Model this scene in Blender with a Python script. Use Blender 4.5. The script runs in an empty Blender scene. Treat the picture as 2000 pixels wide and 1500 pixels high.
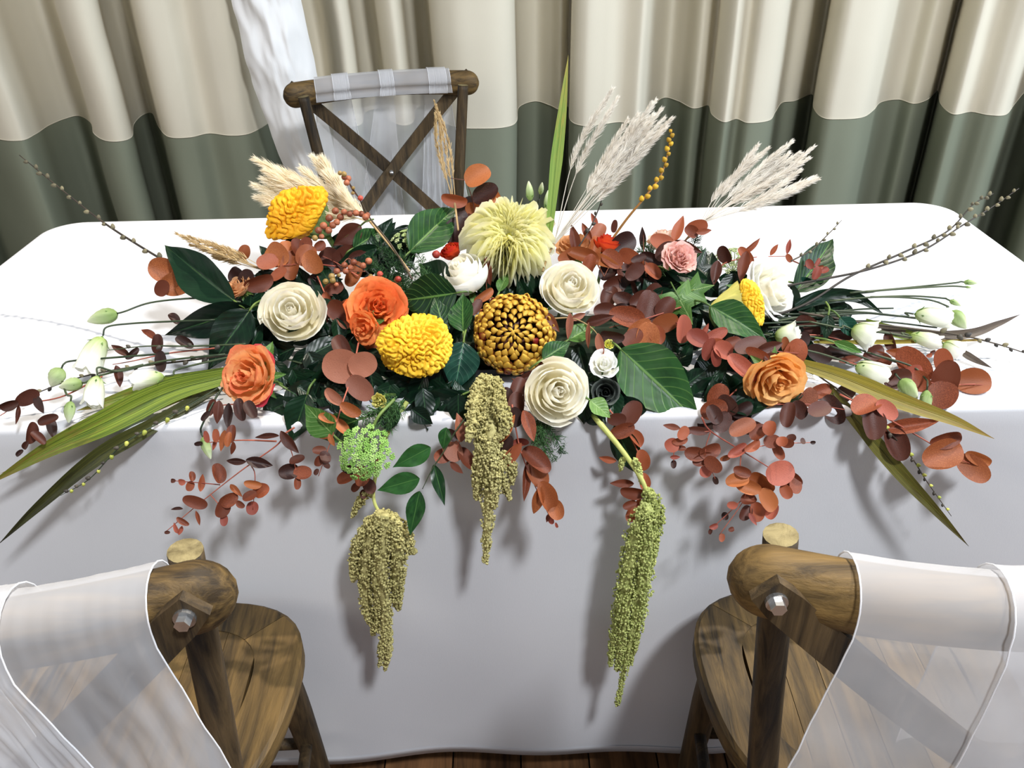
import bpy, math, random
import numpy as np
from mathutils import Vector, Matrix, noise
random.seed(7)
D = bpy.data
col = bpy.context.scene.collection
sc = bpy.context.scene

# ------------------------------------------------------------------ camera
FPX, TH, RHO, CZ = 1580.0, math.radians(32), math.radians(1.35), 1.32
CAM = Vector((0, 0, CZ))
FW = Vector((0, math.cos(TH), -math.sin(TH)))
_r0, _u0 = Vector((1, 0, 0)), Vector((0, math.sin(TH), math.cos(TH)))
RT = _r0*math.cos(RHO) - _u0*math.sin(RHO)
UP = _r0*math.sin(RHO) + _u0*math.cos(RHO)
cd = D.cameras.new('camera'); cam = D.objects.new('camera', cd); col.objects.link(cam)
cd.sensor_width = 36; cd.lens = FPX/2000*36; cd.clip_start = .02
cam.matrix_world = Matrix(((RT.x, UP.x, -FW.x, CAM.x), (RT.y, UP.y, -FW.y, CAM.y), (RT.z, UP.z, -FW.z, CAM.z), (0, 0, 0, 1)))
sc.camera = cam

# ------------------------------------------------------------------ light
w = D.worlds.new('world'); sc.world = w; w.use_nodes = True
w.node_tree.nodes['Background'].inputs[0].default_value = (.80, .88, 1, 1)
w.node_tree.nodes['Background'].inputs[1].default_value = .22
def sunlamp(name, frm, strength, color, angle):
    l = D.lights.new(name, 'SUN'); l.energy = strength; l.color = color; l.angle = math.radians(angle)
    o = D.objects.new(name, l); col.objects.link(o)
    o.rotation_euler = Vector(frm).to_track_quat('Z', 'Y').to_euler(); o.location = Vector(frm)*4
    return o
def window_light(name, loc, target, sx, sy, power, color):
    l = D.lights.new(name, 'AREA'); l.shape = 'RECTANGLE'; l.size = sx; l.size_y = sy; l.energy = power; l.color = color
    o = D.objects.new(name, l); col.objects.link(o); o.location = loc
    o.rotation_euler = (Vector(loc)-Vector(target)).to_track_quat('Z', 'Y').to_euler()
sunlamp('sun_through_roof_light', (.42, .33, 1.0), 2.7, (1, .90, .76), 1.2)
window_light('window_daylight_right', (3.1, .9, 1.75), (0, 1.6, .7), 1.6, 1.5, 72, (.78, .89, 1))
window_light('window_daylight_front', (.95, -.75, 3.45), (-.1, 1.1, .5), .34, .34, 112, (.93, .96, 1))
window_light('window_daylight_left', (-2.9, -.6, 2.1), (-.3, 2.0, .6), 1.2, 1.3, 30, (1, .94, .85))
vs = sc.view_settings
vs.view_transform = 'Standard'; vs.look = 'None'; vs.gamma = 1; vs.use_curve_mapping = False; vs.exposure = .2

# ------------------------------------------------------------------ pixel helpers
def ray(px, py): return FW + RT*((px-1000)/FPX) - UP*((py-750)/FPX)
def P(px, py, y):
    v = ray(px, py); return CAM + v*(y/v.y)
def Pz(px, py, z):
    v = ray(px, py); return CAM + v*((z-CZ)/v.z)
def lift(px, py, p):                    # keep a point on or above the table top
    return Pz(px, py, .7575) if (p.y > .838 and p.z < .7575) else p
def depth(p): return (p-CAM).dot(FW)
def pxm(p): return depth(p)/FPX          # metres per pixel at p
def ys(py):                               # lay of the arrangement: how far from the camera its surface is
    if py < 430: return 1.15
    if py < 800: return 1.15-(py-430)*.00089
    return max(.765, .82-(py-800)*.00022)
def S(px, py, dy=0): return P(px, py, ys(py)+dy)
def axis(p, c, u, r):
    t = (CAM-p).normalized(); return (t*c + UP*u + RT*r).normalized()

# ------------------------------------------------------------------ object helpers
W = {}
def thing(name, label, cat, loc=(0, 0, 0), group=None, M=None):
    o = D.objects.new(name, None); col.objects.link(o); o.empty_display_size = .02
    o['label'] = label; o['category'] = cat
    if group: o['group'] = group
    m = M if M is not None else Matrix.Translation(Vector(loc))
    o.matrix_world = m; W[o] = m.copy(); return o
def part(name, mesh, parent=None, M=None, mat=None, kind=None, label=None):
    """mesh in world coordinates unless M places it"""
    o = D.objects.new(name, mesh); col.objects.link(o)
    m = M.copy() if M is not None else Matrix.Identity(4)
    W[o] = m
    if parent is not None:
        o.parent = parent; o.matrix_local = W[parent].inverted() @ m
    else: o.matrix_world = m
    if mat is not None and not mesh.materials: mesh.materials.append(mat)
    if kind: o['kind'] = kind
    if label: o['label'] = label
    return o
def tag(o, label, cat, group=None, kind=None):
    o['label'] = label; o['category'] = cat
    if group: o['group'] = group
    if kind: o['kind'] = kind
    return o
def mesh(name, v, f, uv=None, smooth=True, mat=None):
    me = D.meshes.new(name)
    v = np.asarray(v, dtype=float)
    me.from_pydata(v.tolist() if len(v) else [], [], [list(map(int, q)) for q in f])
    if uv is not None:
        l = me.uv_layers.new(name='UVMap')
        idx = np.empty(len(me.loops), dtype=np.int32); me.loops.foreach_get('vertex_index', idx)
        l.data.foreach_set('uv', np.asarray(uv, dtype=np.float32)[idx].ravel())
    if smooth: me.polygons.foreach_set('use_smooth', [True]*len(me.polygons))
    if mat: me.materials.append(mat)
    me.update(); return me
class MB:
    def __init__(s): s.v = []; s.f = []; s.uv = []; s.n = 0
    def add(s, v, f, uv=None):
        v = np.asarray(v, float); n = s.n
        s.v.append(v); s.f += [[i+n for i in q] for q in f]
        s.uv.append(np.asarray(uv, float) if uv is not None else np.zeros((len(v), 2))); s.n += len(v)
    def mesh(s, name, mat=None, smooth=True):
        return mesh(name, np.vstack(s.v), s.f, np.vstack(s.uv), smooth, mat)
def grid_faces(nu, nv, closed=False):
    f = []
    for i in range(nu-1):
        for j in range(nv if closed else nv-1):
            k = (j+1) % nv
            f.append((i*nv+j, i*nv+k, (i+1)*nv+k, (i+1)*nv+j))
    return f
def smooth_path(pts, n):
    """Catmull-Rom through pts"""
    p = [np.asarray(q, float) for q in pts]
    if len(p) == 2: return np.array([p[0]+(p[1]-p[0])*t for t in np.linspace(0, 1, n)])
    p = [2*p[0]-p[1]]+p+[2*p[-1]-p[-2]]
    m = len(p)-3; out = []
    for t in np.linspace(0, m, n):
        i = min(int(t), m-1); u = t-i
        a, b, c, d = p[i:i+4]
        out.append(.5*((2*b)+(-a+c)*u+(2*a-5*b+4*c-d)*u*u+(-a+3*b-3*c+d)*u**3))
    return np.array(out)
def tube(path, rad, k=8, sq=None, up=None, caps=True):
    """tube around path; rad scalar or list; sq=(a,b) squashes along frame axes"""
    path = np.asarray(path, float); n = len(path)
    rad = np.full(n, rad) if np.isscalar(rad) else np.interp(np.linspace(0, 1, n), np.linspace(0, 1, len(rad)), rad)
    T = np.gradient(path, axis=0); T /= np.linalg.norm(T, axis=1)[:, None]+1e-12
    ref = np.array(up if up is not None else (0, 0, 1.)); 
    if abs(T[0]@ref) > .9 and up is None: ref = np.array((1., 0, 0))
    N = np.cross(T[0], ref); N /= np.linalg.norm(N)
    v = []; uv = []
    a, b = sq or (1, 1)
    L = 0
    for i in range(n):
        N = N-T[i]*(N@T[i]); N /= np.linalg.norm(N); B = np.cross(N, T[i])
        if i: L += np.linalg.norm(path[i]-path[i-1])
        for j in range(k):
            t = 2*math.pi*j/k
            v.append(path[i]+(N*math.cos(t)*a+B*math.sin(t)*b)*rad[i]); uv.append((L, j/k))
    f = grid_faces(n, k, True)
    if caps: f += [tuple(range(k-1, -1, -1)), tuple(range((n-1)*k, n*k))]
    return np.array(v), f, np.array(uv)
def box(c, s, M=None):
    x, y, z = np.array(s)/2
    v = np.array([(a*x, b*y, d*z) for a in (-1, 1) for b in (-1, 1) for d in (-1, 1)])+np.array(c)
    if M is not None: v = np.array([M @ Vector(q) for q in v])
    return v, [(0, 1, 3, 2), (4, 6, 7, 5), (0, 4, 5, 1), (2, 3, 7, 6), (0, 2, 6, 4), (1, 5, 7, 3)]
def ellipsoid(rx, ry, rz, nu=7, nv=8):
    v = [(0, 0, -rz)]
    for i in range(1, nu):
        a = -math.pi/2+math.pi*i/nu
        for j in range(nv):
            t = 2*math.pi*j/nv; v.append((rx*math.cos(a)*math.cos(t), ry*math.cos(a)*math.sin(t), rz*math.sin(a)))
    v.append((0, 0, rz)); f = []
    for j in range(nv): f.append((0, 1+(j+1) % nv, 1+j))
    for i in range(nu-2):
        for j in range(nv):
            k = (j+1) % nv; f.append((1+i*nv+j, 1+i*nv+k, 1+(i+1)*nv+k, 1+(i+1)*nv+j))
    e = len(v)-1
    for j in range(nv): f.append((e, 1+(nu-2)*nv+j, 1+(nu-2)*nv+(j+1) % nv))
    return np.array(v), f
def frame(o, x=None, z=None, s=(1, 1, 1)):
    """matrix with local x (and z hint) or local z (and x hint)"""
    if x is not None:
        X = Vector(x).normalized(); Z = Vector(z) if z is not None else Vector((0, 0, 1))
        Z = (Z-X*Z.dot(X)); Z = Z.normalized() if Z.length > 1e-6 else X.orthogonal().normalized()
        Y = Z.cross(X)
    else:
        Z = Vector(z).normalized(); X = Z.orthogonal().normalized(); Y = Z.cross(X)
    return Matrix(((X.x*s[0], Y.x*s[1], Z.x*s[2], o[0]), (X.y*s[0], Y.y*s[1], Z.y*s[2], o[1]), (X.z*s[0], Y.z*s[1], Z.z*s[2], o[2]), (0, 0, 0, 1)))

# ------------------------------------------------------------------ materials
def srgb(*c):
    return tuple(((x/255)/12.92 if x/255 <= .04045 else ((x/255+.055)/1.055)**2.4) for x in c)+(1,)
class NT:
    def __init__(s, name):
        s.m = D.materials.new(name); s.m.use_nodes = True; s.t = s.m.node_tree; s.t.nodes.clear()
        s.out = s.t.nodes.new('ShaderNodeOutputMaterial')
    def n(s, typ, ins=None, **kw):
        q = s.t.nodes.new('ShaderNode'+typ)
        for k, v in kw.items(): setattr(q, k, v)
        for k, v in (ins or {}).items():
            if isinstance(v, tuple) and len(v) == 2 and hasattr(v[0], 'outputs'): s.t.links.new(v[0].outputs[v[1]], q.inputs[k])
            elif hasattr(v, 'outputs'): s.t.links.new(v.outputs[0], q.inputs[k])
            else: q.inputs[k].default_value = v
        return q
    def math(s, op, a, b=0.0, c=None):
        ins = {0: a, 1: b}
        if c is not None: ins[2] = c
        return s.n('Math', ins, operation=op)
    def mix(s, f, a, b, blend='MIX'):
        q = s.n('Mix', None, data_type='RGBA', blend_type=blend)
        for i, v in ((0, f), (6, a), (7, b)):
            if hasattr(v, 'outputs'): s.t.links.new(v.outputs[2 if v.bl_idname == 'ShaderNodeMix' else 0], q.inputs[i])
            else: q.inputs[i].default_value = v
        return q
    def link(s, a, o, b, i): s.t.links.new(a.outputs[o], b.inputs[i])
    def surf(s, color, rough=.5, trans=0, bump=None, bstr=.2, spec=.5, metal=0, tcol=None, bdist=.002):
        p = s.n('BsdfPrincipled', {'Roughness': rough, 'Metallic': metal, 'Specular IOR Level': spec})
        def setc(sock, c):
            if hasattr(c, 'outputs'): s.t.links.new(c.outputs[2 if c.bl_idname == 'ShaderNodeMix' else 0], sock)
            else: sock.default_value = c
        setc(p.inputs['Base Color'], color)
        if bump is not None:
            b = s.n('Bump', {'Strength': bstr, 'Distance': bdist, 'Height': bump}); s.link(b, 0, p, 'Normal')
        last = p
        if trans:
            t = s.n('BsdfTranslucent'); setc(t.inputs['Color'], tcol if tcol is not None else color)
            x = s.n('MixShader', {0: trans}); s.link(p, 0, x, 1); s.link(t, 0, x, 2); last = x
        s.link(last, 0, s.out, 0); return s.m
def noisy(name, c1, c2, scale=8, rough=.5, trans=0, rnd=.5, bstr=.15, spec=.4, coord='Object', detail=3, stretch=None, bdist=.002):
    """two-tone noise material with a per-object shift"""
    t = NT(name); tc = t.n('TexCoord'); oi = t.n('ObjectInfo')
    src = (tc, coord)
    if stretch: mp = t.n('Mapping', {'Vector': src, 'Scale': stretch}); src = mp
    nz = t.n('TexNoise', {'Vector': src, 'Scale': scale, 'Detail': detail})
    f = t.math('ADD', nz, t.math('MULTIPLY', t.math('SUBTRACT', (oi, 'Random'), .5), rnd))
    f = t.n('MapRange', {0: f, 1: .3, 2: .7, 3: 0.0, 4: 1.0})
    return t.surf(t.mix(f, srgb(*c1), srgb(*c2)), rough, trans, nz, bstr, spec, bdist=bdist)
def veined(name, dark, mid, vein, rough=.35, nlat=9, vstr=.5, trans=.12):
    """glossy leaf: midrib and side veins from the leaf's own UV (u along, v across)"""
    t = NT(name); tc = t.n('TexCoord'); oi = t.n('ObjectInfo'); sp = t.n('SeparateXYZ', {0: (tc, 'UV')})
    a = t.math('ABSOLUTE', t.math('SUBTRACT', (sp, 1), .5))
    nz = t.n('TexNoise', {'Vector': (tc, 'UV'), 'Scale': 5.0, 'Detail': 3.0})
    ph = t.math('SUBTRACT', t.math('MULTIPLY', (sp, 0), float(nlat)), t.math('MULTIPLY', a, nlat*.55))
    fr = t.math('ABSOLUTE', t.math('SUBTRACT', t.math('FRACT', ph), .5))
    lat = t.n('MapRange', {0: fr, 1: .0, 2: .09, 3: 1.0, 4: 0.0})
    mid_ = t.n('MapRange', {0: a, 1: .008, 2: .03, 3: 1.0, 4: 0.0})
    v = t.math('MAXIMUM', t.math('MULTIPLY', lat, vstr), mid_)
    f = t.math('ADD', nz, t.math('MULTIPLY', t.math('SUBTRACT', (oi, 'Random'), .5), .6))
    f = t.n('MapRange', {0: f, 1: .3, 2: .75, 3: 0.0, 4: 1.0})
    base = t.mix(f, srgb(*dark), srgb(*mid)); c = t.mix(v, base, srgb(*vein))
    h = t.math('ADD', t.math('MULTIPLY', v, -.6), t.math('MULTIPLY', fr, .9))
    return t.surf(c, rough, trans, h, .2, .3)
def petal_mat(name, base, midc, rim, rough=.55, trans=.38, spec=.25, rimpos=.8, noise_=.25):
    """petal colour from base to rim along the petal's own UV"""
    t = NT(name); tc = t.n('TexCoord'); sp = t.n('SeparateXYZ', {0: (tc, 'UV')}); oi = t.n('ObjectInfo')
    mp = t.n('Mapping', {'Vector': (tc, 'UV'), 'Scale': (3, 24, 1)})
    nz = t.n('TexNoise', {'Vector': mp, 'Scale': 1.2, 'Detail': 2.0})
    f = t.math('ADD', (sp, 0), t.math('MULTIPLY', t.math('SUBTRACT', nz, .5), noise_))
    f = t.math('ADD', f, t.math('MULTIPLY', t.math('SUBTRACT', (oi, 'Random'), .5), noise_))
    a = t.n('MapRange', {0: f, 1: .1, 2: .6, 3: 0.0, 4: 1.0}); b = t.n('MapRange', {0: f, 1: rimpos, 2: 1.02, 3: 0.0, 4: 1.0})
    c = t.mix(b, t.mix(a, srgb(*base), srgb(*midc)), srgb(*rim))
    return t.surf(c, rough, trans, nz, .08, spec, bdist=.001)
def wood(name, dark, light, scale=1.0, rough=.6, along=(1, 14, 14), bstr=.5, spec=.3):
    t = NT(name); tc = t.n('TexCoord'); oi = t.n('ObjectInfo')
    off = t.n('VectorMath', {0: (tc, 'Object'), 1: t.math('MULTIPLY', (oi, 'Random'), 7.0)}, operation='ADD')
    mp = t.n('Mapping', {'Vector': off, 'Scale': along})
    n1 = t.n('TexNoise', {'Vector': mp, 'Scale': 7.0*scale, 'Detail': 6.0, 'Roughness': .65, 'Distortion': .5})
    n2 = t.n('TexNoise', {'Vector': off, 'Scale': 5.0*scale, 'Detail': 3.0})
    f = t.math('ADD', t.math('MULTIPLY', n1, .7), t.math('MULTIPLY', n2, .4))
    f = t.n('MapRange', {0: f, 1: .42, 2: .68, 3: 0.0, 4: 1.0})
    c = t.mix(f, srgb(*dark), srgb(*light))
    return t.surf(c, rough, 0, n1, bstr, spec, bdist=.003)
def cloth(name, c, rough=.85, trans=.1, weave=900, var=.06):
    t = NT(name); tc = t.n('TexCoord')
    mp = t.n('Mapping', {'Vector': (tc, 'Object'), 'Scale': (1, 1, .25)})
    nz = t.n('TexNoise', {'Vector': mp, 'Scale': float(weave), 'Detail': 2.0}); n2 = t.n('TexNoise', {'Vector': (tc, 'Object'), 'Scale': 6.0, 'Detail': 3.0})
    cc = srgb(*c); d = tuple(x*(1-var) for x in cc[:3])+(1,)
    col_ = t.mix(n2, cc, d)
    return t.surf(col_, rough, trans, nz, .12, .15, bdist=.001)

M_ = {}
M_['cloth'] = cloth('white_tablecloth', (214, 215, 219), var=.02)
M_['cur_up'] = cloth('cream_curtain', (222, 215, 196), weave=500, trans=.08)
M_['cur_lo'] = cloth('sage_curtain', (128, 133, 115), weave=500, trans=.05)
M_['lining'] = cloth('white_lining', (248, 248, 248), trans=.15)
M_['chair'] = wood('weathered_oak', (44, 35, 22), (120, 96, 58), 1.1)
M_['chair_dk'] = wood('dark_weathered_oak', (28, 22, 15), (86, 69, 45), 1.0, along=(14, 14, 1))
M_['rail'] = wood('rail_oak', (50, 38, 21), (124, 98, 56), 1.0, along=(1, 12, 12))
M_['endgrain'] = wood('end_grain', (92, 80, 52), (150, 136, 96), 3.0, along=(3, 3, 3))
M_['seat'] = wood('seat_oak', (32, 25, 15), (104, 82, 46), .8, along=(10, 1.0, 10))
M_['steel'] = noisy('bolt_steel', (150, 150, 150), (200, 200, 200), 60, .3); M_['steel'].node_tree.nodes['Principled BSDF'].inputs['Metallic'].default_value = .9
M_['floor'] = wood('floor_oak', (52, 36, 24), (120, 84, 54), .6, rough=.4, along=(12, 1, 1))
M_['wall'] = noisy('wall_paint', (190, 185, 172), (200, 195, 182), 3, .9)
M_['foam'] = noisy('wet_foam', (18, 30, 16), (30, 44, 24), 60, .95)
M_['tray'] = noisy('black_tray', (20, 20, 20), (28, 28, 28), 10, .5)
# leaves
M_['euc0'] = noisy('eucalyptus_orange', (140, 74, 38), (180, 106, 60), 30, .55, .22, .9)
M_['euc1'] = noisy('eucalyptus_russet', (104, 50, 30), (154, 80, 50), 30, .55, .2, .9)
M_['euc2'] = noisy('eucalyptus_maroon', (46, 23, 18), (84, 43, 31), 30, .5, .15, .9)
M_['euc3'] = noisy('eucalyptus_rose', (136, 64, 50), (172, 92, 72), 30, .55, .2, .9)
M_['euc4'] = noisy('eucalyptus_pinkbrown', (118, 68, 50), (158, 98, 74), 30, .55, .2, .9)
M_['eucstem'] = noisy('eucalyptus_stem', (136, 66, 52), (170, 92, 72), 60, .5)
M_['eucbrown'] = noisy('eucalyptus_stem_brown', (84, 44, 30), (120, 66, 44), 60, .5)
M_['leaf_dk'] = veined('leaf_dark_green', (10, 27, 18), (20, 46, 28), (40, 72, 42), .34, 8, .12)
M_['leaf_md'] = veined('leaf_mid_green', (20, 48, 24), (42, 82, 38), (98, 136, 66), .42, 9, .55)
M_['leaf_lt'] = veined('leaf_light_green', (72, 112, 50), (110, 146, 76), (150, 180, 110), .4, 8, .5, .25)
M_['leaf_teal'] = veined('leaf_teal_green', (14, 44, 36), (26, 66, 52), (60, 104, 82), .3, 8, .3)
M_['leaf_gn'] = veined('leaf_ruscus', (20, 50, 24), (42, 84, 38), (70, 110, 54), .3, 3, .08)
M_['stem_gn'] = noisy('stem_green', (70, 96, 44), (108, 130, 62), 50, .5)
M_['stem_dk'] = noisy('stem_dark_green', (38, 52, 34), (62, 74, 46), 50, .5)
M_['stem_yl'] = noisy('stem_yellow_green', (168, 176, 92), (204, 206, 128), 40, .5)
M_['twig'] = noisy('twig_brown', (42, 36, 30), (74, 62, 48), 60, .6)
M_['twig_or'] = noisy('twig_ochre', (112, 74, 30), (150, 104, 48), 60, .6)
M_['bud_gy'] = noisy('catkin_grey', (86, 80, 62), (128, 120, 92), 150, .7)
M_['bud_dk'] = noisy('bud_dark', (48, 44, 40), (80, 74, 64), 100, .6)
M_['bud_yl'] = noisy('bud_yellow_green', (140, 150, 60), (190, 190, 90), 100, .6)
M_['bud_oc'] = noisy('catkin_ochre', (150, 116, 20), (206, 164, 40), 150, .7)
M_['berry'] = noisy('berry_brown', (124, 66, 44), (176, 104, 72), 120, .45, 0, .6)
M_['berry_g'] = noisy('berry_olive', (128, 104, 52), (160, 130, 74), 120, .45)
M_['berry_r'] = noisy('berry_red', (150, 50, 40), (186, 76, 60), 120, .4)
# blades
def blade_mat(name, a, b, c):
    t = NT(name); tc = t.n('TexCoord'); sp = t.n('SeparateXYZ', {0: (tc, 'UV')})
    mp = t.n('Mapping', {'Vector': (tc, 'UV'), 'Scale': (1.2, 26, 1)})
    nz = t.n('TexNoise', {'Vector': mp, 'Scale': 1.0, 'Detail': 3.0}); n2 = t.n('TexNoise', {'Vector': (tc, 'UV'), 'Scale': 9.0, 'Detail': 4.0})
    f = t.n('MapRange', {0: nz, 1: .38, 2: .64, 3: 0.0, 4: 1.0}); g = t.n('MapRange', {0: t.math('ADD', n2, t.math('MULTIPLY', t.math('SUBTRACT', (sp, 0), .5), .5)), 1: .5, 2: .8, 3: 0.0, 4: 1.0})
    return t.surf(t.mix(g, t.mix(f, srgb(*a), srgb(*b)), srgb(*c)), .45, .2, nz, .3, .4)
M_['bl_green'] = blade_mat('blade_green', (58, 84, 24), (140, 158, 52), (120, 104, 44))
M_['bl_dark'] = blade_mat('blade_dark', (40, 46, 18), (76, 78, 30), (34, 32, 22))
M_['bl_up'] = blade_mat('blade_upright', (104, 140, 60), (150, 172, 84), (176, 160, 76))
M_['bl_gold'] = blade_mat('blade_gold', (120, 112, 40), (168, 152, 62), (150, 122, 60))
M_['bl_olive'] = blade_mat('blade_olive', (72, 74, 28), (110, 104, 44), (66, 54, 28))
M_['bl_brown'] = blade_mat('blade_brown', (84, 72, 62), (110, 98, 84), (78, 66, 60))
# petals
M_['white'] = petal_mat('petal_ivory', (248, 240, 204), (251, 247, 232), (253, 251, 244))
M_['white_c'] = petal_mat('petal_cool_white', (248, 246, 226), (250, 250, 246), (252, 252, 252))
M_['orange'] = petal_mat('petal_orange', (244, 182, 112), (243, 160, 94), (236, 118, 62), rimpos=.7)
M_['oranger'] = petal_mat('petal_orange_pink', (246, 212, 144), (246, 188, 128), (236, 126, 86), rimpos=.75)
M_['pinkback'] = petal_mat('petal_pink_outer', (242, 196, 122), (230, 120, 100), (208, 66, 84), rimpos=.7)
M_['apricot'] = petal_mat('petal_apricot', (244, 186, 112), (246, 200, 132), (242, 176, 104))
M_['peach'] = petal_mat('petal_peach', (226, 180, 120), (232, 184, 136), (224, 164, 116))
M_['pink'] = petal_mat('petal_pink', (242, 206, 190), (240, 198, 186), (236, 184, 176))
M_['blush'] = petal_mat('petal_blush', (240, 216, 190), (240, 218, 200), (236, 202, 184))
M_['redor'] = petal_mat('petal_red_orange', (236, 130, 50), (224, 86, 44), (206, 52, 44))
M_['mum_y'] = petal_mat('petal_lemon', (246, 241, 166), (250, 247, 204), (253, 252, 236), rimpos=.55, trans=.35)
M_['mum_yc'] = petal_mat('petal_lemon_centre', (228, 226, 70), (240, 236, 110), (246, 243, 160), trans=.3)
M_['mum_b'] = petal_mat('petal_bronze', (104, 54, 24), (192, 146, 50), (220, 178, 76), rimpos=.6, trans=.12)
M_['mum_bo'] = petal_mat('petal_bronze_outer', (84, 16, 22), (120, 30, 26), (196, 150, 60), rimpos=.75, trans=.12)
M_['lis'] = petal_mat('petal_lisianthus', (176, 196, 116), (238, 240, 220), (250, 250, 244), rimpos=.5, trans=.35)
M_['lisbud'] = petal_mat('petal_lisianthus_bud', (134, 158, 92), (190, 206, 154), (232, 236, 208), rimpos=.6, trans=.25)
M_['shadedbud'] = petal_mat('petal_shaded_grey', (30, 36, 34), (62, 68, 64), (92, 98, 92), trans=.1)  # grey-green bud in shade: the shade is put into the petal colour
M_['cel'] = noisy('celosia_gold', (224, 146, 8), (246, 184, 26), 40, .7, .1, .1)
M_['cel_pale'] = noisy('celosia_pale', (206, 200, 96), (226, 214, 130), 40, .7, .15, .1)
M_['cel_gn'] = noisy('celosia_green', (60, 84, 40), (110, 132, 74), 60, .7, .1, .1)
M_['cel_lem'] = noisy('celosia_yellow', (232, 178, 20), (248, 206, 60), 40, .7, .15, .1)
M_['pampas'] = noisy('pampas_cream', (246, 235, 210), (253, 247, 230), 40, .9, .5, .2)
M_['pampas_w'] = noisy('pampas_silver', (236, 230, 220), (250, 247, 240), 40, .9, .5, .2)
M_['pampas_t'] = noisy('pampas_tan', (190, 164, 116), (214, 190, 146), 40, .9, .35, .2)
M_['straw'] = noisy('straw', (150, 124, 84), (184, 156, 112), 40, .7)
M_['ama'] = noisy('amaranth_olive', (150, 142, 86), (204, 195, 134), 160, .85, .1, .2)
M_['ama_g'] = noisy('amaranth_green', (140, 150, 78), (194, 200, 124), 160, .85, .1, .2)
M_['umbel'] = noisy('umbel_green', (124, 170, 74), (178, 212, 124), 120, .7, .15)
M_['umbel_p'] = noisy('umbel_pale', (170, 190, 120), (206, 216, 160), 120, .7, .15)
M_['fern'] = noisy('fern_green', (34, 66, 34), (70, 108, 58), 120, .6, .1)
def organza():
    t = NT('organza'); tc = t.n('TexCoord')
    nz = t.n('TexNoise', {'Vector': (tc, 'Object'), 'Scale': 9.0, 'Detail': 2.0})
    d = t.n('BsdfDiffuse', {'Color': srgb(240, 240, 243)}); tl = t.n('BsdfTranslucent', {'Color': srgb(240, 240, 243)})
    m1 = t.n('MixShader', {0: .4}); t.link(d, 0, m1, 1); t.link(tl, 0, m1, 2)
    tr = t.n('BsdfTransparent')
    m2 = t.n('MixShader', {0: t.n('MapRange', {0: nz, 1: .3, 2: .7, 3: .44, 4: .58})}); t.link(tr, 0, m2, 1); t.link(m1, 0, m2, 2)
    t.link(m2, 0, t.out, 0); return t.m
M_['organza'] = organza()
M_['hem'] = cloth('organza_hem', (246, 246, 248), trans=.3)

# ================================================================== setting
def plank_floor():
    fl = thing('floor', 'dark brown oak plank floor under the table', 'floor'); fl['kind'] = 'structure'
    rnd = random.Random(3)
    sub = mesh('subfloor', *[q for q in box((0, 1.2, -.035), (7.2, 5.6, .03))], smooth=False); part('subfloor', sub, fl, mat=M_['tray'])
    base = {}
    for L in (1.2, .8):
        v, f = box((0, 0, 0), (.117, L-.003, .02)); base[L] = mesh('plank', v, f, smooth=False, mat=M_['floor'])
    x = -3.54
    while x < 3.54:
        y = -1.5-rnd.random()*.7
        while y < 3.7:
            L = rnd.choice((1.2, .8))
            part('plank', base[L], fl, Matrix.Translation((x, y+L/2, -.01-rnd.random()*.0012)))
            y += L
        x += .12
plank_floor()
wb = part('wall_back', mesh('wall_back', *box((0, 3.05, 1.3), (7.2, .06, 2.7)), smooth=False), mat=M_['wall'])
tag(wb, 'plain pale wall behind the curtains', 'wall', kind='structure')

# curtains: fold profile (pixel column at row 150, distance)
SEAM = .69
def curtain(name, label, prof, n, mat_up, mat_lo, n0=0):
    pts = []
    for px, y in prof:
        p = P(px, 150, y); pts.append((p.x, p.y))
    path = smooth_path(pts, n)
    root = thing(name, label, 'curtain', (path[:, 0].mean(), path[:, 1].mean(), .02), group='curtains hung across the wall')
    def panel(nm, zs, mat):
        v = []; uv = []
        for k, z in enumerate(zs):
            for i, (x, y) in enumerate(path):
                a = noise.noise(Vector((x*3, z*2.2, 1.7)))*.018*(1 if z < 1.5 else .5)
                b = noise.noise(Vector((x*9, z*6, 4.2)))*.005
                s = 1-.03*max(0, z-.7)
                v.append((x+a*.6, y+a+b, z)); uv.append((i/n, z))
        return part(nm, mesh(nm, v, grid_faces(len(zs), n), uv, mat=mat), root)
    panel('upper_panel', np.linspace(SEAM, 2.45, 26), mat_up)
    panel('lower_band', np.linspace(.02, SEAM, 14), mat_lo)
    # stitched seam cord
    vv = np.array([(x+noise.noise(Vector((x*3, SEAM*2.2, 1.7)))*.0108, y+noise.noise(Vector((x*3, SEAM*2.2, 1.7)))*.018+noise.noise(Vector((x*9, SEAM*6, 4.2)))*.005-.0012, SEAM) for x, y in path])
    sm = tube(vv, .0013, 5); part('seam', mesh('seam', *sm, mat=mat_up), root)
    return root
F_, B_ = 2.46, 2.80
left_prof = [(-960, 2.7), (-920, 2.48), (-850, 2.44), (-790, 2.5), (-770, 2.72), (-720, 2.76), (-700, 2.52), (-640, 2.43), (-570, 2.47), (-550, 2.7), (-490, 2.77), (-470, 2.54), (-420, 2.44), (-350, 2.46), (-330, 2.68), (-290, 2.7), (-260, 2.5), (-190, 2.75), (-120, 2.76), (-60, 2.48), (-8, 2.43), (28, 2.5), (60, 2.6), (95, 2.68), (128, 2.72), (150, 2.62), (152, 2.5), (172, 2.42), (205, 2.41), (232, 2.46), (240, 2.6), (262, 2.72), (284, 2.74), (292, 2.55), (305, 2.44), (345, 2.43), (385, 2.47), (425, 2.44), (462, 2.45), (492, 2.52), (520, 2.62)]
curtain('curtain', 'cream curtain with sage lower band and white turned back edge', left_prof, 430, M_['cur_up'], M_['cur_lo'])
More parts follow.
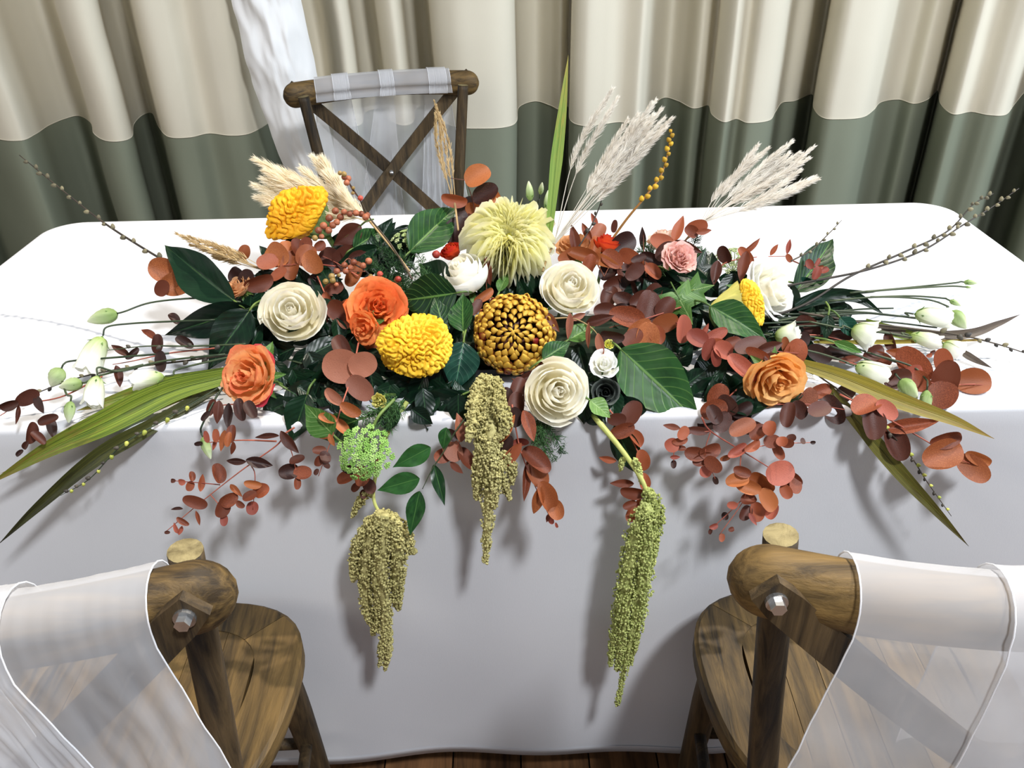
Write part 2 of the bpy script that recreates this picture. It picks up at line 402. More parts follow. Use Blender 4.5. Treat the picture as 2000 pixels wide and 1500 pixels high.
right_prof = [(560, 2.72), (590, 2.66), (630, 2.70), (655, 2.54), (672, 2.50), (692, 2.54), (702, 2.68), (738, 2.72), (748, 2.58), (772, 2.50), (795, 2.54), (805, 2.72), (842, 2.78), (852, 2.56), (885, 2.47), (935, 2.45), (985, 2.46), (1006, 2.52), (1012, 2.70), (1045, 2.78), (1075, 2.72), (1095, 2.66), (1112, 2.70), (1116, 2.53), (1140, 2.46), (1180, 2.47), (1215, 2.49), (1250, 2.46), (1262, 2.54), (1275, 2.66), (1300, 2.79), (1330, 2.74), (1362, 2.64), (1390, 2.68), (1400, 2.56), (1425, 2.47), (1450, 2.50), (1475, 2.45), (1515, 2.47), (1524, 2.56), (1535, 2.68), (1560, 2.70), (1592, 2.79), (1600, 2.60), (1622, 2.48), (1655, 2.46), (1700, 2.48), (1720, 2.56), (1732, 2.66), (1765, 2.69), (1798, 2.63), (1822, 2.68), (1838, 2.79), (1850, 2.62), (1880, 2.49), (1915, 2.51), (1950, 2.47), (1985, 2.47), (1998, 2.60), (2015, 2.78), (2060, 2.76), (2080, 2.55), (2120, 2.46), (2180, 2.47), (2200, 2.7), (2260, 2.75), (2280, 2.5), (2340, 2.45), (2400, 2.48), (2420, 2.7), (2470, 2.77), (2490, 2.52), (2550, 2.44), (2620, 2.47), (2640, 2.72), (2690, 2.76), (2710, 2.5), (2780, 2.45), (2840, 2.6)]
curtain('curtain', 'cream curtain with sage lower band hanging in narrow folds behind the cross back chair', right_prof, 760, M_['cur_up'], M_['cur_lo'])
# white lining: edge of the left curtain folded back over itself
lc = thing('curtain_lining', 'white crinkled lining turned outward at the curtain edge', 'lining', P(560, 330, 2.36))
def lining():
    nu, nv = 40, 60; v = []; uv = []
    for j in range(nv):
        t = j/(nv-1); py = -160+700*t
        xl = np.interp(py, [-160, 0, 160, 330, 560], [400, 452, 492, 555, 640]); xr = np.interp(py, [-160, 0, 160, 330, 560], [555, 588, 622, 660, 700])
        for i in range(nu):
            s = i/(nu-1); px = xl+(xr-xl)*s
            y = 2.40-.06*math.sin(math.pi*s)**.7+.03*s
            p = P(px, py, y)
            c = noise.noise(Vector((s*5, t*9, 3)))*.020+noise.noise(Vector((s*12, t*22, 8)))*.008
            v.append((p.x, p.y+c, p.z)); uv.append((s, t))
    part('lining_fold', mesh('lining_fold', v, grid_faces(nv, nu), uv, mat=M_['lining']), lc)
lining()

# table and cloth
TX0, TX1, TY0, TY1, TZ = -.918, .880, .832, 1.573, .75
def rrect(x0, x1, y0, y1, r, k=10, per=40):
    pts = []
    for cx, cy, a0 in ((x1-r, y0+r, -90), (x1-r, y1-r, 0), (x0+r, y1-r, 90), (x0+r, y0+r, 180)):
        for i in range(k+1):
            a = math.radians(a0+90*i/k); pts.append((cx+r*math.cos(a), cy+r*math.sin(a)))
    pts.append(pts[0]); out = []
    for a, b in zip(pts[:-1], pts[1:]):
        d = math.dist(a, b); m = max(1, int(d/.02))
        out += [(a[0]+(b[0]-a[0])*q/m, a[1]+(b[1]-a[1])*q/m) for q in range(m)]
    return np.array(out)
tb = thing('banquet_table', 'rectangular banquet table hidden beneath the long white cloth', 'table', (0, 1.2, 0))
pr = rrect(TX0+.012, TX1-.012, TY0+.012, TY1-.012, .055)
v = np.vstack([np.c_[pr, np.full(len(pr), TZ-.04)], np.c_[pr, np.full(len(pr), TZ-.006)]])
part('tabletop', mesh('tabletop', v, grid_faces(2, len(pr), True)+[tuple(range(len(pr)-1, -1, -1)), tuple(range(len(pr), 2*len(pr)))], smooth=False, mat=M_['chair']), tb)
for x in (TX0+.12, TX1-.12):
    for y in (TY0+.1, TY1-.1):
        part('leg', mesh('leg', *tube([(x, y, 0), (x, y, TZ-.04)], .02, 10), mat=M_['steel']), tb)
def tablecloth():
    root = thing('tablecloth', 'long white tablecloth covering the banquet table to the floor', 'tablecloth', (0, TY0, TZ))
    pr = rrect(TX0, TX1, TY0, TY1, .07); n = len(pr); v = []; uv = []
    cx, cy = (TX0+TX1)/2, (TY0+TY1)/2
    nrm = np.roll(pr, -1, 0)-np.roll(pr, 1, 0); nrm = np.c_[nrm[:, 1], -nrm[:, 0]]; nrm /= np.linalg.norm(nrm, axis=1)[:, None]
    arc = np.r_[0, np.cumsum(np.linalg.norm(np.diff(pr, axis=0), axis=1))]
    rings = []
    for s in (.0, .25, .5, .75, .9, .97): rings.append(('t', s))
    for a in (0, 30, 60, 90): rings.append(('e', a))
    for d in np.linspace(.03, .695, 22): rings.append(('d', d))
    R = .009
    for kind, q in rings:
        for i, (x, y) in enumerate(pr):
            if kind == 't':
                X, Y = cx+(x-cx)*q, cy+(y-cy)*q; z = TZ+.0016*noise.noise(Vector((X*5, Y*5, 0)))*(1 if q > .1 else 0)
                if q > .96: X, Y, z = x-nrm[i, 0]*R*1.5, y-nrm[i, 1]*R*1.5, TZ
            elif kind == 'e':
                a = math.radians(q); X = x-nrm[i, 0]*R*(1-math.sin(a)); Y = y-nrm[i, 1]*R*(1-math.sin(a)); z = TZ-R*(1-math.cos(a))
            else:
                t = q/.7; A = arc[i]
                corner = min(1, sum(math.exp(-((x-X0)**2+(y-Y0)**2)/.03) for X0 in (TX0, TX1) for Y0 in (TY0, TY1)))
                off = t*(.004*math.sin(A*9.0)+.006*noise.noise(Vector((A*3.3, t*1.5, 0)))+.004*math.sin(A*21+t*2))+.002*t+corner*t*.08
                X, Y = x+nrm[i, 0]*off, y+nrm[i, 1]*off; z = TZ-q+.006*t*math.sin(A*4.6+.6)+.006*t*noise.noise(Vector((A*2.1, 5, 0)))
            v.append((X, Y, z)); uv.append((i/n, len(v)/n))
    f = grid_faces(len(rings), n, True)
    part('cloth', mesh('cloth', v, f, uv, mat=M_['cloth']), root)
    last = np.array(v[-n:]); last[:, :2] += nrm*.0015
    top = last.copy(); top[:, 2] += .016
    sl = np.vstack([top, last, last+np.c_[-nrm*.003, np.zeros(n)]])
    part('hem', mesh('hem', sl, grid_faces(3, n, True), mat=M_['cloth']), root)
tablecloth()

# ------------------------------------------------------------------ chairs
def chair(name, label, M):
    root = thing(name, label, 'chair', M=M, group='cross back chairs')
    def pt(nm, m, par=None, mat=None):
        o = part(nm, m, par or root, M, mat); return o
    RZ, HL = .862, .252
    def bow(t): return -.198-.048*(1-t*t)          # rail line, t in -1..1, bowed outward at the middle
    path = [(t*HL, bow(t), RZ+.004*(1-t*t)) for t in np.linspace(-1, 1, 121)]
    rr = [(.0265*math.sqrt(max(.02, 1-((abs(t)-.88)/.122)**2)) if abs(t) > .88 else .0265-.003*(.88-abs(t))) for t in np.linspace(-1, 1, 121)]
    pt('top_rail', mesh('top_rail', *tube(path, rr, 20, sq=(.86, 1.20)), mat=M_['rail']))
    for s in (-1, 1):
        # back post running on as rear leg
        pth = smooth_path([(s*.203, -.162, .867), (s*.196, -.160, .80), (s*.176, -.150, .62), (s*.160, -.146, .46), (s*.165, -.175, .30), (s*.185, -.225, .0)], 30)
        o = pt('back_post', mesh('back_post', *tube(pth, [.0140, .0142, .015, .016, .016, .014], 16), mat=M_['chair_dk']))
        tv = tube(pth, [.0140, .0142, .015, .016, .016, .014], 16)[0][:16]; tn = pth[0]-pth[1]; tn /= np.linalg.norm(tn); q = tv+tn*.0008
        pt('post_end', mesh('post_end', q, [tuple(range(15, -1, -1))], smooth=False, mat=M_['endgrain']), o)
        # front leg
        pth = smooth_path([(s*.138, .112, .44), (s*.146, .128, .28), (s*.156, .146, .0)], 16)
        pt('front_leg', mesh('front_leg', *tube(pth, [.021, .021, .016], 14), mat=M_['chair_dk']))
        pt('side_stretcher', mesh('side_stretcher', *tube([(s*.149, .146, .2), (s*.172, -.19, .22)], .009, 10), mat=M_['chair_dk']))
        # cross slat: flat strip on the outer face
        a = np.array((s*.236, -.2345, .884)); b = np.array((-s*.150, -.168, .490))
        n = 24; v = []
        for i in range(n):
            t = i/(n-1); c = a+(b-a)*t; c[1] -= .030*math.sin(math.pi*t)+(.005 if s > 0 else -.005)*math.sin(math.pi*t)
            d = (b-a)/np.linalg.norm(b-a); wv = np.cross(d, (0, 1, 0)); wv /= np.linalg.norm(wv)
            hw = .0155*(.8 if i in (0, n-1) else 1)
            for sg, dy in ((-1, -.0045), (1, -.0045), (1, .0045), (-1, .0045)): v.append(c+wv*hw*sg+np.array((0, dy, 0)))
        f = grid_faces(n, 4, True)+[(3, 2, 1, 0), tuple(range(4*n-4, 4*n))]
        sl = pt('cross_slat', mesh('cross_slat', v, f, smooth=False, mat=M_['chair_dk']))
        ct = a+(b-a)*.022; ct[1] -= .0085
        pt('bolt', mesh('bolt', *[q for q in tube([(ct[0], ct[1]+.004, ct[2]), (ct[0], ct[1]-.007, ct[2])], .0058, 6)], smooth=False, mat=M_['steel']), sl)
        pt('washer', mesh('washer', *tube([(ct[0], ct[1]+.004, ct[2]), (ct[0], ct[1]-.001, ct[2])], .0082, 16), smooth=False, mat=M_['steel']), sl)
    pt('cross_bolt', mesh('cross_bolt', *tube([(0, -.246, .643), (0, -.200, .643)], .0055, 12), mat=M_['steel']))
    # seat outline
    def outl(k, z):
        pts = []
        n = 64
        for i in range(n):
            a = 2*math.pi*i/n; ca, sa = math.cos(a), math.sin(a)
            e = 3.2; r = (abs(ca)**e+abs(sa)**e)**(-1/e)
            x, y = r*ca, r*sa
            wd = .192+.012*(y > 0)*y-.022*max(0, -y)
            pts.append((x*wd*k, .003+y*.166*k, z))
        return np.array(pts)
    n = 64
    for q in range(4):        # mitred frame boards around the seat
        a0, a1 = [(52, 76), (12, 52-32+0), (0, 0), (0, 0)][0] if False else (8+16*q, 24+16*q)
        idx = [(i % n) for i in range(a0, a1+1)]
        v = []
        for k, z in ((1.0, .464), (1.0, .440), (.985, .436), (.70, .440), (.70, .467), (.975, .4685)):
            o_ = outl(k, z); v.append(o_[idx])
        m = len(idx); v = np.vstack(v)
        c = v.reshape(6, m, 3).mean((0, 1)); v = c+(v-c)*np.array((.996, .996, 1))
        f = []
        for r_ in range(6):
            for j in range(m-1): f.append((r_*m+j, r_*m+j+1, ((r_+1) % 6)*m+j+1, ((r_+1) % 6)*m+j))
        f += [tuple(r_*m for r_ in range(6)), tuple(r_*m+m-1 for r_ in range(5, -1, -1))]
        pt('seat_rail', mesh('seat_rail', v, f, smooth=False, mat=M_['seat']))
    x = -.132
    while x < .13:            # boards of the seat panel
        ins = [p_ for p_ in outl(.705, 0)]
        hi = max(p_[1] for p_ in ins if abs(p_[0]-x-.022) < .03); lo = min(p_[1] for p_ in ins if abs(p_[0]-x-.022) < .03)
        vv, ff = box((x+.022, (hi+lo)/2, .4545), (.0432, hi-lo, .022)); pt('seat_board', mesh('seat_board', vv, ff, smooth=False, mat=M_['seat'])); x += .044
    pt('front_stretcher', mesh('front_stretcher', *tube([(-.15, .15, .16), (.15, .15, .16)], .009, 10), mat=M_['chair_dk']))
    return root
def chairM(x, y, yaw): return Matrix.Translation((x, y, 0)) @ Matrix.Rotation(math.radians(yaw), 4, 'Z')
ML = chairM(-.474, .638, 2); MR = chairM(.422, .640, -2); MK = chairM(-.270, 1.99, 180+13)
chair('cross_back_chair', 'weathered oak cross back chair with a sunlit seat and sash sliding left', ML)
chair('cross_back_chair', 'weathered oak cross back chair under trailing russet eucalyptus, wide sash hanging straight', MR)
chair('cross_back_chair', 'weathered oak cross back chair standing behind the table before the curtains', MK)

def sash(name, label, M, cols, hem_edges=True, group='organza sashes over chair backs'):
    """cols: list of layers; each = (t0,t1, side, length, flare0, flare1, fold amp, seed, radius offset)"""
    root = thing(name, label, 'sash', M=M @ Matrix.Translation((0, -.26, .89)), group=group)
    RZ = .864
    def bow(t): return -.198-.048*(1-t*t)
    for (t0, t1, lin, lout, fl0, fl1, amp, seed, ro) in cols:
        # profile from inner hem (seat side) over the rail to the outer hem
        prof = []
        rin, rv = .0275+ro, .0362+ro
        for d in np.linspace(lin, 0, max(3, int(lin/.02))): prof.append((rin, -d, -d))
        for a in np.linspace(0, math.pi, 12): prof.append((rin*math.cos(a), rv*math.sin(a), 0))
        for d in np.linspace(.012, lout, max(3, int(lout/.015))): prof.append((-rin, -d, d))
        nu, nv = len(prof), 56; v = []; uv = []; d_in = []
        for i, (oy, oz, dd) in enumerate(prof):
            D_ = abs(dd); k = min(1, D_/.25)
            for j in range(nv):
                s = j/(nv-1); t = t0+(t1-t0)*s; sh = (fl0+(fl1-fl0)*s)*D_
                wv = amp*(math.sin(s*13+seed*1.7)+.6*math.sin(s*29+seed+D_*5)+.8*noise.noise(Vector((s*6, D_*4, seed*3.1))))*(.03+.97*k)
                cr = .004*noise.noise(Vector((s*16, D_*26, seed)))*(.3+k)
                sgn = -1 if oy < 0 else 1
                y = bow(t)+oy+sgn*abs(wv)*.8+sgn*(.0035 if k > 0 else 0)+cr
                x = t*.252+sh+wv*.35
                v.append((x, y, RZ+oz)); uv.append((s, i/nu))
        part('drape', mesh('drape', v, grid_faces(nu, nv), uv, mat=M_['organza']), root, M)
        v = np.array(v).reshape(nu, nv, 3)
        for j in (0, nv-1): part('hem', mesh('hem', *tube(v[:, j], .0007, 5), mat=M_['hem']), root, M)
        part('hem', mesh('hem', *tube(v[-1], .0007, 5), mat=M_['hem']), root, M)
sash('organza_sash', 'sheer white organza sash over the chair with the sunlit seat', ML, [(.24, .80, .06, .62, .06, .16, .006, 1, 0), (.25, .44, .06, .60, .14, .26, .006, 2, .004), (-.9, .14, .3, .5, 0, .12, .008, 5, .001)])
sash('organza_sash', 'sheer white organza sash hanging straight over the chair beneath the eucalyptus', MR, [(-.68, .95, .06, .62, -.15, .05, .006, 3, 0), (-.30, .95, .20, .60, -.03, .04, .008, 4, .004)])
sash('organza_sash', 'sheer white organza sash knotless over the chair behind the table', MK, [(-.70, .68, .02, .46, -.12, .10, .007, 7, 0), (.34, .50, .02, .40, -.1, .1, .006, 9, .003), (-.12, .02, .02, .42, 0, .25, .006, 11, .003), (-.66, -.48, .02, .44, 0, .1, .007, 12, .003)])
# ================================================================== plant builders
def leaf_proto(shape, bend=0., cup=.0, fold=0., wave=0., nx=15, ny=7, seed=0, pet=.0):
    """unit leaf: base at the origin, tip at x=1, half width .5 along y, upper face +z"""
    v = []; uv = []
    for i in range(nx):
        t = (1-math.cos(math.pi*i/(nx-1)))/2
        if shape == 'round': wd = math.sqrt(max(0, 1-(2*t-1)**2))**.85*(1-.06*t)
        elif shape == 'ovate': wd = math.sin(math.pi*min(1, t**.80))**.85
        elif shape == 'lance': wd = math.sin(math.pi*t**.72)**1.0*(1-.25*t**3)
        elif shape == 'petal': wd = (.25+.75*math.sin(math.pi*min(1, .08+.86*t)**1.3)) if t < .97 else .3
        elif shape == 'strap': wd = .45+.55*math.sin(math.pi*(.12+.72*t)) if t < .98 else .25
        else: wd = math.sin(math.pi*t)
        for j in range(ny):
            s = 2*j/(ny-1)-1
            y = s*wd*.5
            z = -bend*t*t+cup*(y*y)*2+fold*abs(y)+wave*math.sin(t*14+seed+s*2)*abs(s)*.5
            v.append((t-.15*bend*t*t, y, z)); uv.append((t, j/(ny-1)))
    return mesh(shape+'_leaf', v, grid_faces(nx, ny), uv)
PROTO = {}
def proto(shape, mat, k=0):
    key = (shape, mat, k)
    if key not in PROTO:
        rnd = random.Random(hash(shape) % 7+k*13 if False else k*13+len(shape))
        if shape == 'round': a = dict(bend=rnd.uniform(-.12, .2), cup=rnd.uniform(.1, .5), wave=.015, seed=k*2)
        elif shape == 'ovate': a = dict(bend=rnd.uniform(-.1, .3), fold=rnd.uniform(.1, .35), wave=.02, seed=k*2)
        elif shape == 'lance': a = dict(bend=rnd.uniform(.0, .25), fold=rnd.uniform(.08, .3), wave=.035, seed=k*2, nx=17, ny=9)
        else: a = {}
        m = leaf_proto(shape, **a); m.materials.append(M_[mat]); PROTO[key] = m
    return PROTO[key]
_lr = random.Random(11)
def put_leaf(root, px, py, ln, wd, ang, mat='euc1', y=None, dy=0., shape='round', tilt=.45, name='leaf'):
    """a leaf whose middle shows at px,py, ln x wd pixels large, its tip towards ang degrees"""
    yy = (ys(py) if y is None else y)+dy
    p = lift(px, py, P(px, py, yy)); m = pxm(p); t = (CAM-p).normalized(); a = math.radians(ang)
    d = RT*math.cos(a)+UP*math.sin(a)
    x = (d+t*_lr.uniform(-tilt, tilt)*.8).normalized(); side = t.cross(d)
    n = t+side*_lr.uniform(-tilt, tilt)+d*_lr.uniform(-.1, .1)
    L = ln*m/max(.75, abs(x.dot(d)))
    M = frame(p-x*L*.5, x=x, z=n, s=(L, max(wd, 3)*m, L))
    return part(name, proto(shape, mat, _lr.randrange(3)), root, M)
def stem(root, pts, r0, r1=None, mat='stem_gn', name='stem', n=None, k=7, par=None):
    q = [tuple(p) for p in pts]; n = n or 6*len(q)
    path = smooth_path(q, n)
    return part(name, mesh(name, *tube(path, [r0, r1 or r0*.6], k), mat=M_[mat]), root)
def pts3(lst, dy=0.):
    """(px,py[,y]) list to world points"""
    return [lift(a[0], a[1], P(a[0], a[1], (a[2] if len(a) > 2 else ys(a[1]))+dy)) for a in lst]
def spray(name, label, cat, stems, leaves, smat='eucstem', r=.0012, dy=0., group=None, shape='round', jit=.010, default='euc1', tilt=.45):
    """stems: lists of px points; leaves: (px,py,len,wid,ang,mat) tuples; all of one cut branch"""
    base = pts3(stems[0], dy)[0]
    root = thing(name, label, cat, base, group=group)
    for i, s in enumerate(stems): stem(root, pts3(s, dy+.004), r if i == 0 else r*.6, r*.4, smat)
    for L in leaves:
        L = tuple(L); mt = L[5] if len(L) > 5 and L[5] is not None else default
        if isinstance(mt, int): mt = 'euc%d' % mt
        sh = L[6] if len(L) > 6 else (shape if L[3] > .45*L[2] else 'ovate')
        put_leaf(root, L[0], L[1], L[2], L[3], L[4], mt, dy=dy+_lr.uniform(-jit, jit), shape=sh, tilt=tilt)
    return root

# ---- roses
def rose_petals(spec, mats, rnd, ruf=.03):
    """list of (mesh) in rose space: radius 1, opening along +z"""
    out = []
    for (n, rb, rm, rt, zt, half, curl, mi) in spec:
        ph0 = rnd.random()*6.28
        for k in range(n):
            ph = ph0+2*math.pi*k/n+rnd.uniform(-.28, .28); sc_ = rnd.uniform(.92, 1.06); zj = rnd.uniform(-.06, .05); sd = rnd.random()*20
            nu, nv = 11, 11; v = []; uv = []
            hh = math.radians(half)*rnd.uniform(.92, 1.1); spiral = .10*rm
            for i in range(nv):
                q = i/(nv-1)
                for j in range(nu):
                    u = 2*j/(nu-1)-1
                    vv = q*(1-.16*u*u-.05*abs(u)**3)
                    b0, b1, b2, b3 = (1-vv)**3, 3*vv*(1-vv)**2, 3*vv*vv*(1-vv), vv**3
                    r = b0*.10+b1*rm*.95+b2*rm*1.12+b3*rt; z = b0*-.72+b1*-.62+b2*(zt*.35-.12)+b3*zt
                    e = max(0, (vv-.72)/.28)
                    r += curl*e*e*(.6+.4*u*u); z -= abs(curl)*.55*e**3
                    wv = ruf*noise.noise(Vector((u*2.2+sd, q*3, k)))*(.3+2.2*q*q)
                    r = r*sc_+wv+spiral*u*.8
                    z += zj*q+ruf*1.8*noise.noise(Vector((u*3+sd, 7, k)))*q**3
                    a = ph+u*hh*(.42+.58*math.sqrt(vv+.001))
                    v.append((r*math.cos(a), r*math.sin(a), z)); uv.append((vv, (u+1)/2))
            out.append(mesh('petal', v, grid_faces(nv, nu), uv, mat=M_[mats[min(mi, len(mats)-1)]]))
    return out
FULL = [(2, .04, .08, .05, .42, 125, 0, 0), (3, .1, .18, .13, .47, 100, .01, 0), (3, .1, .32, .27, .49, 90, .03, 0), (3, .1, .48, .44, .46, 84, .05, 0), (4, .1, .66, .63, .37, 72, .08, 1), (4, .1, .82, .84, .20, 70, .10, 1), (4, .1, .92, .97, .0, 66, .10, 1)]
LOOSE = [(2, .04, .08, .06, .42, 120, .02, 0), (3, .1, .17, .15, .47, 92, .06, 0), (3, .1, .30, .31, .48, 78, .12, 0), (4, .1, .45, .50, .42, 66, .18, 0), (4, .1, .60, .72, .30, 60, .22, 1), (5, .1, .76, .95, .14, 56, .22, 1), (3, .1, .8, 1.0, -.06, 52, .16, 2)]
GOBLET = [(2, .04, .1, .06, .62, 120, 0, 0), (3, .1, .22, .17, .66, 92, .02, 0), (4, .1, .40, .36, .62, 68, .04, 0), (4, .1, .58, .56, .52, 60, .06, 0), (5, .1, .74, .78, .40, 54, .10, 1), (5, .1, .86, .96, .22, 50, .14, 1)]
EGG = [(2, .04, .1, .06, .55, 120, 0, 0), (3, .1, .25, .20, .58, 95, .01, 0), (3, .1, .45, .39, .55, 88, .02, 0), (4, .1, .68, .62, .44, 76, .03, 0), (4, .1, .90, .86, .24, 74, .05, 1)]
SMALL = [(2, .04, .12, .08, .42, 120, .02, 0), (3, .1, .3, .28, .44, 80, .08, 0), (4, .1, .52, .60, .34, 62, .14, 0), (5, .1, .76, .95, .12, 54, .16, 1)]
def rose(name, label, cat, px, py, rpx, ax, spec, mats, dy=-.02, seed=1, ruf=.03, squash=1., stretch=1., group=None, sepals=True, stempx=None):
    c = S(px, py, dy); R = rpx*pxm(c); A = axis(c, *ax)
    rnd = random.Random(seed)
    M = frame(c-A*R*.05, z=A, s=(R, R*squash, R*stretch)) @ Matrix.Rotation(rnd.random()*6.28, 4, 'Z')
    root = thing(name, label, cat, c-A*R*.8, group=group)
    for m in rose_petals(spec, mats, rnd, ruf): part('petal', m, root, M)
    if sepals:
        for k in range(5):
            a = 2*math.pi*k/5; d = (M.to_3x3() @ Vector((math.cos(a), math.sin(a), -.35))).normalized()
            b = M @ Vector((0, 0, -.70))
            part('sepal', proto('ovate', 'leaf_lt'), root, frame(b, x=d, z=A, s=(R*.85, R*.30, R*.6)))
    b = M @ Vector((0, 0, -.66)); e = b-A*.05+Vector((0, .02, -.02))
    stem(root, [b, b-A*.02, e], .0028, .0026, 'stem_gn')
    return root
# ---- chrysanthemums
def mum(name, label, px, py, rpx, ax, kind, dy=-.02):
    c = S(px, py, dy); R = rpx*pxm(c); A = axis(c, *ax); M = frame(c, z=A, s=(R, R, R))
    root = thing(name, label, 'chrysanthemum', c-A*R*.6); rnd = random.Random(5)
    if kind == 'pale':
        v, f = ellipsoid(.20, .20, .12, 8, 12); part('core', mesh('core', v+np.array((0, 0, .08)), f, mat=M_['mum_yc']), root, M)
        pm = [leaf_proto('strap', bend=b, cup=2.2, wave=.02, nx=8, ny=4) for b in (-.45, -.12, .06, .22)]
        for m in pm[1:]: m.materials.append(M_['mum_y'])
        pm[0].materials.append(M_['mum_yc'])
        pmid = leaf_proto('strap', bend=-.34, cup=2.0, nx=8, ny=4); pmid.materials.append(M_['mum_y'])
        N = 270
        for i in range(N):
            q = i/N; a = i*2.39996
            el = math.radians(np.interp(q, [0, .15, .4, .7, .9, 1], [88, 72, 46, 26, 10, -8])+rnd.uniform(-7, 7))
            L = np.interp(q, [0, .2, .5, 1], [.10, .18, .38, .76])*rnd.uniform(.86, 1.1); wd = np.interp(q, [0, .3, 1], [.10, .19, .24])
            r0 = .30*math.sqrt(q)+.01
            d = Vector((math.cos(a)*math.cos(el), math.sin(a)*math.cos(el), math.sin(el)))
            b = Vector((math.cos(a)*r0, math.sin(a)*r0, .18*(1-q)-.12))
            nz = Vector((-math.cos(a)*math.sin(el), -math.sin(a)*math.sin(el), math.cos(el)))
            me = pm[0] if q < .16 else (pmid if q < .42 else pm[1] if q < .68 else pm[2] if q < .88 else pm[3])
            part('petal', me, root, M @ frame(b, x=d, z=nz, s=(L, wd, L)))
    else:
        def claw(mat):      # incurved petal: plump folded tip, grooved along its back
            v = []; uv = []; nx, ny = 9, 8
            for i in range(nx):
                t = i/(nx-1); r = math.sin(math.pi*(.10+.88*t)**1.0)**.8*(1.1-.45*t**2)
                for j in range(ny):
                    b = 2*math.pi*j/ny; g = 1-.16*math.exp(-((b-math.pi/2)/.5)**2)
                    v.append((t-.5+.02*math.sin(b), .5*r*math.cos(b), r*g*.45*math.sin(b)+.22*math.sin(math.pi*t)-.35*(1-t)**2)); uv.append((.25+.75*t if math.sin(b) > -.3 else .05, j/ny))
            m = mesh('claw', v, grid_faces(nx, ny, True)+[tuple(range(ny-1, -1, -1)), tuple(range((nx-1)*ny, nx*ny))], uv); m.materials.append(M_[mat]); return m
        cl, clo = claw('mum_b'), claw('mum_bo')
        N = 190
        for i in range(N):
            q = (i+.5)/N; a = i*2.39996+rnd.uniform(-.08, .08)
            th = math.radians(104)*q**.56+rnd.uniform(-.02, .02)
            e = Vector((math.sin(th)*math.cos(a), math.sin(th)*math.sin(a), math.cos(th)))
            mer = Vector((-math.cos(th)*math.cos(a), -math.cos(th)*math.sin(a), math.sin(th)))
            rad = np.interp(q, [0, .08, .3, 1], [.66, .72, .80, .86])*rnd.uniform(.96, 1.04)
            L = np.interp(q, [0, .1, .35, 1], [.20, .29, .50, .60])*rnd.uniform(.85, 1.12); wd = L*rnd.uniform(.44, .56)
            d = (mer*.9+e*.35).normalized()
            part('petal', clo if (q > .90 or rnd.random() < .02) else cl, root, M @ frame(e*rad*Vector((1, 1, .78)).x if False else Vector((e.x*rad, e.y*rad, e.z*rad*.66)), x=d, z=e, s=(L, wd, wd)))
        lowm = leaf_proto('petal', bend=.1, cup=1.2, nx=8, ny=4); lowm.materials.append(M_['mum_bo'])
        for i in range(34):
            a = i*2.39996; el = math.radians(rnd.uniform(-28, 8)); d = Vector((math.cos(a)*math.cos(el), math.sin(a)*math.cos(el), math.sin(el)))
            part('petal', lowm, root, M @ frame(Vector((math.cos(a)*.45, math.sin(a)*.45, -.18)), x=d, z=Vector((0, 0, 1)), s=(.52, .17, .5)))
        v, f = ellipsoid(.62, .62, .34, 12, 20); part('disc', mesh('disc', v, f, mat=M_['euc2']), root, M)
    v, f = ellipsoid(.3, .3, .16); part('calyx', mesh('calyx', v-np.array((0, 0, .2)), f, mat=M_['stem_dk']), root, M)
    b = M @ Vector((0, 0, -.3)); stem(root, [b, b-A*.03, b-A*.05+Vector((0, .01, -.03))], .003, .003, 'stem_dk')
